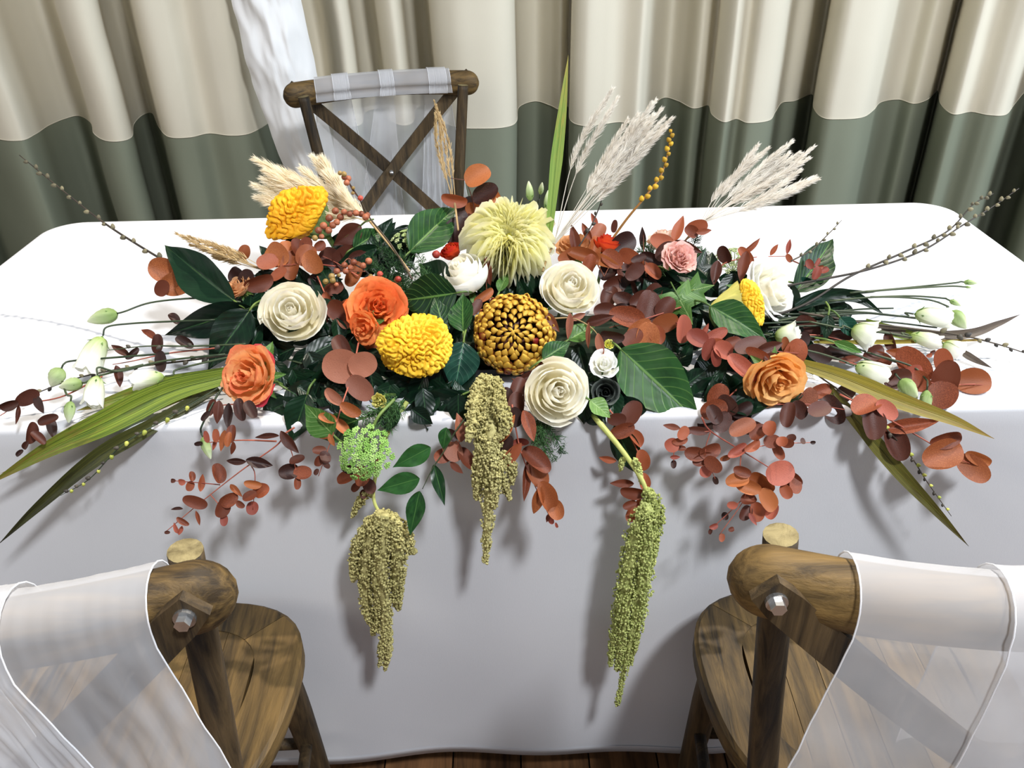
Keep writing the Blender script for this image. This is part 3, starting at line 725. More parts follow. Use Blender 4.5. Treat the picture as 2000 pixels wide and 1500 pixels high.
# ---- celosia
def celosia(name, label, px, py, rx, ry, ang, mats, kind, dy=-.02, thick=.6, seed=1, freq=9, foot=(60, 50)):
    c = S(px, py, dy); m = pxm(c); t = (CAM-c).normalized(); a = math.radians(ang)
    X = RT*math.cos(a)+UP*math.sin(a); M = frame(c, x=X, z=t, s=(1, 1, 1))
    root = thing(name, label, 'celosia', c-t*.02)
    nu, nv = 200, 260; A, B, Cc = rx*m, ry*m, ry*m*thick
    th = np.linspace(0.001, math.pi-.001, nu)[:, None]; ph = np.linspace(0, 2*math.pi, nv, endpoint=False)[None, :]
    x = np.sin(th)*np.cos(ph); y = np.sin(th)*np.sin(ph); z = np.cos(th)*np.ones_like(ph)
    n3 = np.stack([x, y, z], -1)
    lump = 1+.10*np.sin(3.1*x+seed)*np.cos(2.7*y+1.3*seed)+.07*np.sin(5*y+4*z+seed)
    asp = A/B
    qx, qy, qz = x*asp*freq+seed+.9*np.sin(4*y+seed), y*freq+.9*np.sin(4*z+2*seed), z*freq*thick+.9*np.sin(4*x)
    g = np.sin(qx)*np.cos(qy)+np.sin(qy)*np.cos(qz)+np.sin(qz)*np.cos(qx)
    g2 = np.sin(2.3*qx+1)*np.cos(2.1*qy)+np.sin(2.2*qz)
    rid = np.tanh(2.4*(np.abs(g)-.40))*.5+.16*np.tanh(1.5*g2)
    amp = .115
    if kind == 'fan':
        # flattened crest: ruffled upper rim, paler plain underside towards -x/-y
        up = 1/(1+np.exp(-5*(y+.35)))
        rid = rid*(.15+.85*up)
    v = n3*lump[..., None]*np.array((A, B, Cc))+n3*(rid*amp*(ry*m)*1.6)[..., None]
    me = mesh('crest', v.reshape(-1, 3), grid_faces(nu, nv, True), mat=M_[mats[0]])
    part('crest', me, root, M)
    if kind == 'fan':
        k = 40; vv = []; 
        wv = RT*foot[0]*m-UP*foot[1]*m; Mi = M.to_3x3().inverted(); base = np.array(Mi @ wv)-np.array((0, 0, Cc*1.1))
        for i in range(14):
            q = i/13; cen = base*(.12+.88*q)-np.array((0, 0, Cc*.35)); r = np.array((A*.86, 0, Cc*.80))*(1-q)**.9*.98+np.array((.004, 0, .004))
            for j in range(k):
                b = 2*math.pi*j/k; rr = 1+.10*math.sin(13*b+.5*math.sin(i))
                vv.append(cen+np.array((r[0]*math.cos(b)*rr, 0, r[2]*math.sin(b)*rr)))
        part('crest_base', mesh('crest_base', vv, grid_faces(14, k, True), mat=M_[mats[1]]), root, M)
        e = M @ Vector(base); stem(root, [e, e+Vector((.005, .01, -.02)), e+Vector((.02, .03, -.05))], .0045, .004, 'stem_gn')
    else:
        e = M @ Vector((0, 0, -Cc)); stem(root, [e, e+Vector((0, .02, -.02)), e+Vector((0, .04, -.03))], .0045, .004, 'stem_gn')
    return root
# ---- plumes
def plume(name, label, base, tips, mat, hair=.016, dens=150, dy=(0, 0), seed=1, wood_='straw', stempts=None, start=.35, bunch=.25):
    rnd = np.random.default_rng(seed)
    b = P(*base); root = thing(name, label, 'pampas', b, group='dried grass plumes')
    if stempts: stem(root, pts3(stempts), .0018, .0015, wood_)
    for i, tp in enumerate(tips):
        e = np.array(P(tp[0], tp[1], tp[2])); b_ = np.array(b)+rnd.normal(0, .0012, 3)
        bend = np.array((rnd.normal(0, .006), rnd.normal(0, .006), rnd.normal(0, .004)-.002))
        mid = b_+(e-b_)*.55+bend+np.array(tp[3:6] if len(tp) > 3 else (0, 0, 0))
        path = smooth_path([b_, mid, e], 40); mb = MB(); mb.add(*tube(path, [.0007, .0005, .0002], 4))
        L = np.linalg.norm(e-b_)
        tan = np.gradient(path, axis=0); tan /= np.linalg.norm(tan, axis=1)[:, None]
        V = []; Fc = []
        for k in range(dens):
            q = start+(1-start)*rnd.random()**.8; f_ = q*39; i0 = min(int(f_), 38)
            p0 = path[i0]+(path[i0+1]-path[i0])*(f_-i0); T = tan[i0]
            pr_ = rnd.normal(0, 1, 3); pr_ -= T*(pr_@T); pr_ /= np.linalg.norm(pr_)
            sp = rnd.uniform(.18, .5); h = hair*rnd.uniform(.6, 1.15)*min(1, .45+2.2*(1-q))
            d = T+pr_*sp; d /= np.linalg.norm(d)
            wv = np.cross(d, rnd.normal(0, 1, 3)); wv /= np.linalg.norm(wv); wv *= .00058
            p1 = p0+d*h*.55+pr_*h*.05; p2 = p0+d*h+pr_*h*.02-np.array((0, 0, h*.06))
            n = len(V); V += [p0-wv, p0+wv, p1+wv*.8, p1-wv*.8, p2]; Fc += [(n, n+1, n+2, n+3), (n+3, n+2, n+4)]
        mb.add(np.array(V), Fc)
        part('plume_branch', mb.mesh('plume_branch', M_[mat], False), root, kind='stuff')
    return root
# ---- amaranth
def amaranth(name, label, stempts, tassels, mat, sr=.0032, smat='stem_yl', seed=1):
    rnd = np.random.default_rng(seed)
    root = thing(name, label, 'amaranth', P(*stempts[0]), group='hanging amaranth')
    if len(stempts) > 1: stem(root, pts3(stempts), sr, sr*.6, smat, n=30)
    ov, of = ellipsoid(1, 1, 1, 3, 5)
    for pts, wpx in tassels:
        P3 = pts3(pts); path = smooth_path([tuple(q) for q in P3], 40); m = pxm(P3[0])
        L = np.linalg.norm(np.diff(path, axis=0), axis=1).sum()
        rad = wpx*m*.5
        mb = MB(); mb.add(*tube(path, [rad*.55, rad*.75, rad*.55, rad*.2], 8))
        n = int(L*rad*2*math.pi/(.0021**2)*.72); n = min(n, 900)
        for k in range(n):
            q = rnd.random(); i0 = min(int(q*39), 38); p0 = path[i0]+(path[i0+1]-path[i0])*(q*39-i0)
            T = path[i0+1]-path[i0]; T /= np.linalg.norm(T); pr_ = rnd.normal(0, 1, 3); pr_ -= T*(pr_@T); pr_ /= np.linalg.norm(pr_)
            rr = rad*(min(1, .55+q*3) if q < .15 else 1)*(1-.75*max(0, (q-.45)/.55)**1.3)*(1+.22*math.sin(q*55+seed)+.12*rnd.normal())
            s = rnd.uniform(.0011, .0020)
            mb.add(ov*s*np.array((1, 1, rnd.uniform(.8, 1.4)))+p0+pr_*rr, of)
        part('tassel', mb.mesh('tassel', M_[mat], True), root, kind='stuff')
    return root
# ---- twigs with buds
def bud_mesh(mat, a=.42, tip=.0):
    key = ('bud', mat, a)
    if key not in PROTO:
        v, f = ellipsoid(a, a, .5, 7, 8); v = v+np.array((0, 0, .45)); v[:, :2] *= (1.12-.5*np.clip(v[:, 2:3], 0, 1)); m = mesh('bud', v, f, mat=M_[mat]); PROTO[key] = m
    return PROTO[key]
def twig(name, label, pts, n, size, bmat, smat='twig', r=.0015, start=.15, dy=0., side=1., seed=1, cat='twig', group=None, extra=None, fat=.42):
    P3 = pts3(pts, dy); path = smooth_path([tuple(q) for q in P3], 60)
    root = thing(name, label, cat, P3[0], group=group); rnd = random.Random(seed)
    part('stem', mesh('stem', *tube(path, [r, r*.8, r*.35], 6), mat=M_[smat]), root)
    for k in range(n):
        q = start+(1-start)*(k+.3*rnd.random())/n; i0 = min(int(q*59), 58); p = Vector(path[i0]); T = (Vector(path[i0+1])-Vector(path[i0])).normalized()
        t = (CAM-p).normalized(); sd = T.cross(t).normalized()*(1 if k % 2 else -1)*side+t*rnd.uniform(-.4, .6)
        d = (T*.9+sd*.75).normalized(); s = size*pxm(p)*rnd.uniform(.8, 1.15)*(1-.35*q)
        bm = bmat if isinstance(bmat, str) else bmat[k % len(bmat)]
        part('bud', bud_mesh(bm, fat), root, frame(p, z=d, s=(s, s, s)))
    for e in (extra or []): stem(root, pts3(e, dy), r*.7, r*.35, smat)
    return root
# ---- blades
def blade(name, label, pts, wpx, mat, twist=0., dy=0., group='long strap leaves', fold=.35, tipw=.02):
    P3 = pts3(pts, dy); n = 44; path = smooth_path([tuple(q) for q in P3], n); v = []; uv = []; ny = 7
    for i in range(n):
        t = i/(n-1); p = Vector(path[i]); T = Vector(path[min(i+1, n-1)])-Vector(path[max(i-1, 0)]); T.normalize()
        c = (CAM-p).normalized(); sd = T.cross(c).normalized(); a = twist*(t-.3); sd = sd*math.cos(a)+c*math.sin(a); nn = sd.cross(T)
        wd = wpx*pxm(p)*.5*max(tipw, min(1, (.55+1.2*t))*(1-max(0, (t-.35)/.65)**1.7))
        for j in range(ny):
            s = 2*j/(ny-1)-1
            q = p+sd*s*wd+nn*(-fold*wd*(1-abs(s)))
            v.append(tuple(q)); uv.append((t, j/(ny-1)))
    root = thing(name, label, 'leaf', P3[0], group=group)
    part('leaf_blade', mesh('leaf_blade', v, grid_faces(n, ny), uv, mat=M_[mat]), root)
    part('midrib', mesh('midrib', *tube([Vector(v[i*ny+ny//2])+(CAM-Vector(v[i*ny+ny//2])).normalized()*.0002 for i in range(0, n-2, 3)], [.0008, .0002], 5), mat=M_[mat]), root)
    return root
# ---- lisianthus
LIS = [(3, .08, .34, .30, .95, 84, .03, 0), (4, .1, .55, .58, .95, 66, .10, 0)]
LISOPEN = [(2, .06, .2, .16, .7, 100, .02, 0), (3, .1, .45, .5, .72, 78, .14, 0), (4, .1, .66, .92, .55, 66, .22, 0)]
def lisianthus(name, label, px, py, ln, wd, ang, stempx, kind='bud', dy=-.01, seed=1, toward=.25, group=None, y=None):
    c = P(px, py, (ys(py) if y is None else y)+dy); m = pxm(c); t = (CAM-c).normalized(); a = math.radians(ang)
    A = (RT*math.cos(a)+UP*math.sin(a)+t*toward).normalized(); rnd = random.Random(seed)
    root = thing(name, label, 'lisianthus', c, group=group)
    if kind == 'bud':
        v = []; uv = []; nu, nv = 14, 20
        for i in range(nu):
            q = i/(nu-1); r = .5*(math.sin(math.pi*min(1, q**.75*.93+.05)))**.8*(1 if q < .8 else 1)
            for j in range(nv):
                b = 2*math.pi*j/nv+q*1.4; r_ = r*(1+.10*math.sin(5*b)); v.append((r_*math.cos(b), r_*math.sin(b), q-.5)); uv.append((q, j/nv))
        M = frame(c, z=A, s=(wd*m, wd*m, ln*m)); part('bud', mesh('bud', v, grid_faces(nu, nv, True), uv, mat=M_['lisbud']), root, M)
    else:
        M = frame(c, z=A, s=(wd*m*.62, wd*m*.62, ln*m*.62))
        for me in rose_petals(LIS if kind == 'cup' else LISOPEN, ['lis'], rnd, .05): part('petal', me, root, M)
    base = c-A*ln*m*.5
    for k in range(4):
        b = 2*math.pi*k/4+seed; o = A.orthogonal().normalized(); o2 = A.cross(o); d = A*.8+(o*math.cos(b)+o2*math.sin(b))*.75
        part('sepal', proto('ovate', 'leaf_lt'), root, frame(base, x=d, z=A, s=(ln*m*.42, ln*m*.10, ln*m*.3)))
    if stempx:
        P3 = [base]+pts3(stempx, dy); stem(root, [base, base-A*ln*m*.25]+P3[1:], .0011, .0014, 'stem_dk', n=30)
    return root
# ---- umbel, fern, berries
def umbel(name, label, px, py, rpx, ax, mat, dy=-.02, seed=1, n=34, stempx=None, flat=.6):
    c = S(px, py, dy); m = pxm(c); R = rpx*m; A = axis(c, *ax); M = frame(c, z=A, s=(R, R, R)); rnd = random.Random(seed)
    root = thing(name, label, 'umbel', c-A*R*.6); ov, of = ellipsoid(.048, .048, .036, 3, 5)
    hub = np.array((0, 0, -.75))
    for k in range(n):
        q = (k+.5)/n; a = k*2.39996; r = math.sqrt(q); e = np.array((r*math.cos(a), r*math.sin(a), flat*(1-r*r)*.9-.1))*rnd.uniform(.92, 1.06)
        mb = MB(); mid = hub*.45+e*.55+np.array((0, 0, -.12*r)); mb.add(*tube(smooth_path([hub, mid, e], 7), .015, 4))
        dirn = (e-hub)/np.linalg.norm(e-hub)
        for j in range(15):
            b = j*2.39996; r2 = .15*math.sqrt((j+.5)/15); o = Vector(dirn).orthogonal().normalized(); o2 = Vector(dirn).cross(o)
            ee = e+dirn*.10+np.array(o*math.cos(b)*r2+o2*math.sin(b)*r2)
            mb.add(*tube([e, ee], .008, 3)); mb.add(ov*rnd.uniform(.7, 1.2)+ee, of)
        part('floret_cluster', mb.mesh('floret_cluster', M_[mat], True), root, M)
    b = M @ Vector(hub)
    if stempx: stem(root, [b]+pts3(stempx, dy+.01), .0016, .002, 'stem_gn')
    return root
def fern(name, label, strands, dy=.0, seed=1, mat='fern', needle=.010, dens=70):
    rnd = np.random.default_rng(seed); root = thing(name, label, 'fern', pts3(strands[0], dy)[0], group='asparagus fern')
    for st in strands:
        path = smooth_path([tuple(q) for q in pts3(st, dy)], 24); mb = MB(); mb.add(*tube(path, [.0008, .0003], 5))
        V = []; Fc = []
        for k in range(dens):
            q = rnd.random(); i0 = min(int(q*23), 22); p0 = path[i0]+(path[i0+1]-path[i0])*(q*23-i0); T = path[i0+1]-path[i0]; T /= np.linalg.norm(T)
            pr_ = rnd.normal(0, 1, 3); pr_ -= T*(pr_@T); pr_ /= np.linalg.norm(pr_); d = T*.6+pr_; d /= np.linalg.norm(d); h = needle*rnd.uniform(.7, 1.5)*(1.2-.6*q)
            p1 = p0+d*h
            for e in range(6):
                d2 = d+rnd.normal(0, .55, 3); d2 /= np.linalg.norm(d2); s0 = p0+d*h*(.25+.75*e/5); e1 = s0+d2*h*.55
                wv = np.cross(d2, rnd.normal(0, 1, 3)); wv /= np.linalg.norm(wv); wv *= .00050
                n = len(V); V += [s0-wv, s0+wv, e1]; Fc.append((n, n+1, n+2))
            wv = np.cross(d, rnd.normal(0, 1, 3)); wv /= np.linalg.norm(wv); wv *= .00055; n = len(V); V += [p0-wv, p0+wv, p1]; Fc.append((n, n+1, n+2))
        mb.add(np.array(V), Fc); part('frond', mb.mesh('frond', M_[mat], False), root, kind='stuff')
    return root
def berry_twig(name, label, stems, berries, dy=-.01, r=.0016):
    root = thing(name, label, 'berries', pts3(stems[0], dy)[0], group='brown berry twigs')
    for i, s in enumerate(stems): stem(root, pts3(s, dy), r if i == 0 else r*.6, r*.5, 'twig' if i == 0 else 'eucbrown')
    rnd = random.Random(len(label))
    for b in berries:
        mt = b[3] if len(b) > 3 else 'berry'; key = ('berry', mt)
        if key not in PROTO:
            v, f = ellipsoid(1, 1, 1, 10, 12); nn = np.array([1+.09*noise.noise(Vector(q)*2.5) for q in v]); v = v*nn[:, None]; v[np.argmax(v[:, 2])] *= .72; PROTO[key] = mesh('berry', v, f, mat=M_[mt])
        p = S(b[0], b[1], dy+rnd.uniform(-.008, .004)); s = b[2]*.5*pxm(p); part('berry', PROTO[key], root, frame(p, z=Vector((rnd.uniform(-1, 1), -rnd.random(), rnd.uniform(-.5, 1))), s=(s, s, s)))
    return root
def bigleaf(name, label, base, tip, wpx, mat, dy=0., tilt=.3, group=None, side=0., back=0., shape='lance', stempx=None, bend=None):
    """single broad leaf between two pixel points; back pushes the tip away"""
    b = S(*base, dy); e = P(tip[0], tip[1], ys((base[1]+tip[1])/2)+dy+back); x = e-b; L = x.length; t = (CAM-b).normalized()
    n = t+t.cross(x.normalized())*side
    root = thing(name, label, 'leaf', b, group=group)
    nx, ny = 25, 13; key = ('big', mat, round(side, 2), wpx)
    me = leaf_proto(shape, bend=.12 if bend is None else bend, fold=.22, wave=.03, nx=nx, ny=ny, seed=len(label)); me.materials.append(M_[mat])
    vs_ = np.empty(len(me.vertices)*3); me.vertices.foreach_get('co', vs_); vs_ = vs_.reshape(-1, 3)
    W_ = wpx*pxm(b)/L; a = np.abs(vs_[:, 1]); ph = vs_[:, 0]*9-a*5
    vs_[:, 2] += (.010 if mat in ('leaf_md', 'leaf_lt') else .003)*np.cos(ph*2*math.pi)*np.minimum(1, a*5)
    me.vertices.foreach_set('co', vs_.ravel()); me.update()
    part('leaf_blade', me, root, frame(b, x=x, z=n, s=(L, W_*L, L)))
    part('midrib', mesh('midrib', *tube([(0, 0, -.004), (.5, 0, -.004-.25*(.12 if bend is None else bend)), (.97, 0, -.94*(.12 if bend is None else bend))], [.012, .008, .003], 6), mat=M_['stem_gn']), root, frame(b, x=x, z=n, s=(L, W_*L*.9, L)))
    q = b-x.normalized()*.02+Vector((0, .012, -.008)); stem(root, [b+x*.01, b-x.normalized()*.01, q], .0014, .0014, 'stem_gn', 'petiole')
    return root
# ================================================================== the arrangement
# holder
fm = thing('floral_foam_tray', 'dark green floral foam block in a low black tray under the flowers', 'foam', (0, .99, .752))
def rbox(x0, x1, y0, y1, z0, z1, r, top=.9):
    p = rrect(x0, x1, y0, y1, r); cx, cy = (x0+x1)/2, (y0+y1)/2; n = len(p)
    q = np.c_[cx+(p[:, 0]-cx)*top, cy+(p[:, 1]-cy)*top]
    v = np.vstack([np.c_[p, np.full(n, z0)], np.c_[p, np.full(n, z0+(z1-z0)*.7)], np.c_[q, np.full(n, z1)]])
    return v, grid_faces(3, n, True)+[tuple(range(n-1, -1, -1)), tuple(range(2*n, 3*n))]
part('tray', mesh('tray', *rbox(-.22, .22, .93, 1.05, .7525, .762, .02, 1.0), smooth=False, mat=M_['tray']), fm)
part('foam', mesh('foam', *rbox(-.21, .21, .94, 1.04, .7615, .786, .02), smooth=False, mat=M_['foam']), fm)

# ---- roses
rose('rose', 'full ivory rose beside the dark pointed leaves above the pink-edged orange rose', 'rose', 568, 607, 62, (1, .35, -.1), FULL, ['white', 'white'], seed=3, ruf=.035)
rose('rose', 'ivory rose half open tucked under the lemon chrysanthemum beside green leaves', 'rose', 904, 532, 49, (.66, .72, -.40), EGG, ['white', 'white_c'], seed=5, ruf=.014, stretch=1.15)
rose('rose', 'ivory rose beside dark maroon eucalyptus above the bronze chrysanthemum', 'rose', 1115, 558, 57, (1, .55, .25), FULL, ['white', 'white'], seed=9, ruf=.03)
rose('rose', 'creamy ivory rose with browned centre overhanging the table edge', 'rose', 1090, 765, 63, (1, .02, .28), FULL, ['white', 'white'], seed=14, ruf=.03, dy=-.03)
rose('rose', 'loose cool white rose beside the yellow fan celosia', 'rose', 1510, 564, 68, (.6, .25, .70), LOOSE, ['white', 'white_c', 'white_c'], seed=21, ruf=.05, dy=-.01)
rose('spray_rose', 'small white spray rose between the browned ivory rose and the large green leaf', 'rose', 1180, 710, 29, (1, .4, .1), SMALL, ['white_c'], seed=23, ruf=.06)
rose('spray_rose', 'small lisianthus bud with shade painted into its grey petals below the little white spray rose', 'rose', 1183, 766, 27, (1, -.1, .0), SMALL, ['shadedbud'], seed=25, ruf=.02, dy=-.01)
rose('rose', 'orange rose with hot pink outer petals at the base of the green strap leaves', 'rose', 482, 735, 60, (.85, .1, -.55), LOOSE, ['oranger', 'oranger', 'pinkback'], seed=31, ruf=.05, dy=-.03)
rose('rose', 'vivid orange ruffled rose between the ivory rose and the folded green leaf', 'rose', 738, 600, 56, (.9, .2, .1), LOOSE, ['orange'], seed=37, ruf=.07)
rose('rose', 'smaller orange rose opening below the vivid ruffled orange rose', 'rose', 712, 640, 34, (.8, -.25, -.5), SMALL, ['orange'], seed=38, ruf=.07)
rose('rose', 'apricot rose nodding over the table edge below maroon eucalyptus', 'rose', 1518, 745, 58, (.75, -.45, .3), LOOSE, ['apricot'], seed=41, ruf=.06, dy=-.03)
rose('rose', 'red and orange rosebud behind the russet eucalyptus by the ochre twig', 'rose', 1186, 474, 28, (.3, .9, .2), GOBLET, ['redor'], seed=43, dy=.01)
rose('rose', 'pale peach rose behind the base of the silvery plume', 'rose', 1125, 476, 40, (.5, .8, 0), LOOSE, ['peach'], seed=45, ruf=.05, dy=.03)
rose('carnation', 'ruffled dusty pink carnation beside the russet eucalyptus', 'carnation', 1330, 502, 33, (.8, .3, .3), LOOSE, ['pink'], seed=47, ruf=.12, dy=-.035)
rose('rose', 'blush cream rosebud behind the dusty pink carnation', 'rose', 1292, 466, 29, (.4, .9, -.2), GOBLET, ['blush'], seed=49, dy=.03)
rose('rose', 'orange red rosebud peeping out left of the lemon chrysanthemum', 'rose', 880, 490, 22, (.5, .6, -.4), GOBLET, ['redor'], seed=51, dy=.02)
rose('freesia', 'small peach bloom beside the largest dark pointed leaf', 'flower', 462, 558, 27, (.6, .5, -.5), LOOSE, ['peach'], seed=53, ruf=.09, dy=.0)
rose('freesia', 'tiny pale yellow bloom above the green lace umbel', 'flower', 740, 783, 15, (.8, -.2, -.3), SMALL, ['cel_pale'], seed=55, ruf=.12, dy=-.01)
rose('freesia', 'tiny yellow bloom beside the small white spray rose', 'flower', 1190, 672, 10, (.8, .3, .3), SMALL, ['mum_yc'], seed=57, ruf=.1)
# ---- chrysanthemums
mum('chrysanthemum', 'large pale lemon chrysanthemum standing highest among the blooms', 992, 472, 92, (.95, .48, .08), 'pale', dy=-.01)
mum('chrysanthemum', 'bronze gold incurved chrysanthemum with maroon backs', 1003, 652, 80, (1, .12, .02), 'bronze', dy=-.01)
# ---- celosia
celosia('celosia', 'golden fan shaped celosia rising beside the cream plume', 580, 418, 62, 42, 38, ['cel', 'cel_gn'], 'fan', dy=.0, thick=.55, seed=2, freq=12, foot=(62, 48))
celosia('celosia', 'golden brain shaped celosia between the orange rose and bronze chrysanthemum', 812, 676, 66, 55, 18, ['cel_lem'], 'dome', thick=.75, seed=4, freq=17, dy=-.03)
celosia('celosia', 'yellow fan celosia with pale side against the loose white rose', 1466, 592, 46, 24, -70, ['cel_lem', 'cel_pale'], 'fan', thick=.7, seed=6, freq=9, dy=-.035, foot=(-76, 8))
# ---- plumes
plume('pampas_plume', 'cream pampas plume leaning over the golden fan celosia', (722, 432, 1.17), [(500, 312, 1.22), (520, 335, 1.2), (498, 362, 1.2), (503, 385, 1.19), (520, 395, 1.18), (545, 330, 1.22), (590, 330, 1.22), (612, 308, 1.24), (630, 312, 1.22), (560, 370, 1.2), (540, 385, 1.21), (575, 350, 1.2), (640, 340, 1.2), (515, 350, 1.2), (660, 350, 1.19)], 'pampas', hair=.027, dens=760, seed=1, stempts=[(722, 432, 1.17), (770, 490, 1.10), (800, 530, 1.06)], start=.10)
plume('pampas_plume', 'silvery pampas plume fanning up beside the upright blade', (1082, 476, 1.10), [(1195, 175, 1.16), (1206, 192, 1.16), (1222, 262, 1.14), (1245, 225, 1.15), (1272, 203, 1.14), (1279, 198, 1.16), (1290, 215, 1.15), (1296, 232, 1.13), (1312, 232, 1.14), (1300, 250, 1.13), (1285, 262, 1.14), (1262, 240, 1.15), (1248, 262, 1.14), (1235, 285, 1.13), (1265, 290, 1.13), (1225, 235, 1.16), (1275, 225, 1.14)], 'pampas_w', hair=.018, dens=640, seed=2, stempts=[(1082, 476, 1.10), (1070, 500, 1.08), (1060, 530, 1.05)], start=.42)
plume('pampas_plume', 'silvery pampas plume spreading over the right back of the cloth', (1368, 436, 1.13), [(1480, 284, 1.18), (1500, 290, 1.18), (1528, 290, 1.17), (1545, 278, 1.17), (1560, 300, 1.16), (1588, 288, 1.17), (1578, 310, 1.16), (1556, 322, 1.16), (1562, 333, 1.15), (1596, 350, 1.14), (1590, 346, 1.15), (1530, 345, 1.15), (1500, 320, 1.17), (1520, 310, 1.17), (1475, 315, 1.17), (1540, 300, 1.17)], 'pampas_w', hair=.017, dens=640, seed=3, stempts=[(1368, 436, 1.13), (1350, 456, 1.15), (1330, 480, 1.15)], start=.32)
plume('pampas_plume', 'thin tan grass plume lying on the cloth beside the dark leaf', (515, 527, 1.07), [(345, 456, 1.12), (370, 462, 1.12), (372, 478, 1.11), (395, 470, 1.12), (420, 480, 1.11), (400, 488, 1.11), (418, 500, 1.10)], 'pampas_t', hair=.014, dens=260, seed=4, start=.3)
plume('pampas_plume', 'narrow tan grass plume upright before the chair sash', (888, 395, 1.17), [(848, 196, 1.22), (852, 205, 1.22), (850, 222, 1.21), (858, 235, 1.21)], 'pampas_t', hair=.010, dens=260, seed=5, start=.2, stempts=[(888, 395, 1.17), (895, 450, 1.12)])
plume('pampas_plume', 'grey beige grass plume lying low behind the golden strap leaf', (1570, 728, .91), [(1745, 812, .87), (1760, 825, .86), (1768, 815, .87), (1730, 800, .88)], 'pampas_w', hair=.012, dens=130, seed=6, start=.2)
# ---- long blades
blade('strap_leaf', 'upright yellow green strap leaf with browned tip before the curtain', [(1072, 458, 1.10), (1085, 330, 1.13), (1098, 220, 1.15), (1110, 108, 1.17)], 24, 'bl_up', fold=.3)
blade('strap_leaf', 'wide striped green strap leaf reaching over the left table edge', [(440, 735, .885), (330, 765, .86), (200, 828, .82), (90, 880, .80), (-25, 948, .79)], 54, 'bl_green', dy=.005, twist=.3)
blade('strap_leaf', 'shorter green strap leaf with shaded tip above the striped one', [(440, 728, .90), (330, 752, .905), (240, 778, .90), (150, 802, .89)], 40, 'bl_green', dy=.012)
blade('strap_leaf', 'narrow browning strap leaf beside the striped green one', [(430, 745, .89), (300, 795, .86), (150, 865, .825), (0, 925, .81)], 22, 'bl_gold', dy=.0, twist=.6)
blade('strap_leaf', 'long dark strap leaf drooping with a black tip', [(425, 755, .89), (300, 830, .83), (190, 893, .80), (80, 985, .785), (-4, 1064, .775)], 34, 'bl_dark', dy=.005)
blade('strap_leaf', 'golden strap leaf pointing past the round orange eucalyptus leaves', [(1555, 708, .90), (1640, 735, .875), (1750, 780, .84), (1860, 820, .81), (1942, 857, .79)], 36, 'bl_gold', dy=-.012)
blade('strap_leaf', 'olive strap leaf hanging steeply beside the budded twig', [(1615, 755, .87), (1680, 830, .82), (1760, 925, .79), (1830, 1000, .78), (1892, 1067, .77)], 30, 'bl_olive', dy=.0)
blade('strap_leaf', 'thin brown strap leaf tip rising off the cloth by the yellow bud', [(1690, 632, .98), (1790, 655, .96), (1890, 652, .96), (1950, 632, .965), (1993, 614, .97)], 20, 'bl_brown')
blade('strap_leaf', 'short yellow green strap leaf among the lisianthus stems', [(1690, 628, .985), (1740, 645, .97), (1800, 662, .955), (1850, 672, .95)], 22, 'bl_green')
blade('strap_leaf', 'straight yellow brown stalk with frayed end across the lisianthus', [(1590, 668, .94), (1700, 668, .94), (1800, 667, .94), (1912, 664, .945)], 9, 'bl_gold', tipw=.5, fold=.9)
blade('strap_leaf', 'dark green grassy leaf beside the loose white rose', [(1555, 600, 1.0), (1610, 580, 1.02), (1670, 580, 1.02), (1728, 615, 1.0)], 30, 'leaf_dk')
blade('strap_leaf', 'second dark green grassy leaf lying straight toward the slim buds', [(1555, 590, 1.02), (1620, 572, 1.03), (1710, 571, 1.03)], 18, 'leaf_dk')
blade('strap_leaf', 'brown withered leaf tip curling under the round eucalyptus', [(1860, 675, .95), (1900, 700, .93), (1938, 719, .92)], 14, 'bl_brown')
# ---- twigs
twig('willow_twig', 'slim willow twig rising over the left table corner', [(420, 565, 1.05), (330, 515, 1.08), (210, 440, 1.15), (120, 370, 1.2), (38, 303, 1.24)], 17, 14, 'bud_gy', r=.0019, seed=2, group='budded twigs', start=.25)
twig('willow_twig', 'upper willow twig of the pair crossing the right table corner', [(1420, 640, .98), (1560, 600, 1.0), (1660, 540, 1.05), (1760, 495, 1.1), (1850, 452, 1.15), (1900, 400, 1.18), (1940, 378, 1.2)], 17, 14, 'bud_gy', r=.0019, seed=3, group='budded twigs', start=.4)
twig('willow_twig', 'lower willow twig of the pair crossing the right table corner', [(1480, 570, 1.02), (1570, 552, 1.04), (1690, 528, 1.06), (1800, 490, 1.1), (1880, 440, 1.14), (1940, 403, 1.18), (1990, 368, 1.2)], 15, 14, 'bud_gy', r=.0018, seed=4, group='budded twigs', start=.4)
twig('willow_twig', 'dark budded twig running off the table past the yellow bud', [(1560, 610, .99), (1700, 632, .97), (1860, 652, .95), (1940, 670, .935), (2010, 692, .92)], 9, 15, ['bud_gy', 'bud_dk', 'bud_dk'], r=.0017, seed=5, group='budded twigs', start=.45)
twig('willow_twig', 'ochre catkin twig arching up beside the silvery plume', [(1150, 535, 1.13), (1215, 440, 1.15), (1262, 382, 1.16), (1292, 340, 1.18), (1306, 290, 1.2), (1312, 252, 1.21)], 15, 14, 'bud_oc', 'twig_or', r=.0020, seed=6, group='budded twigs', start=.35, fat=.5)
twig('willow_twig', 'short dark twig between the silvery plume and ochre catkins', [(1115, 505, 1.09), (1150, 450, 1.13), (1172, 400, 1.16), (1180, 362, 1.17)], 6, 12, 'bud_dk', r=.0013, seed=7, group='budded twigs', start=.3)
twig('willow_twig', 'tiny budded twig tip beside the upright green leaf', [(1545, 510, 1.06), (1585, 488, 1.08), (1620, 455, 1.1), (1644, 430, 1.12)], 7, 10, 'bud_gy', r=.0011, seed=8, group='budded twigs')
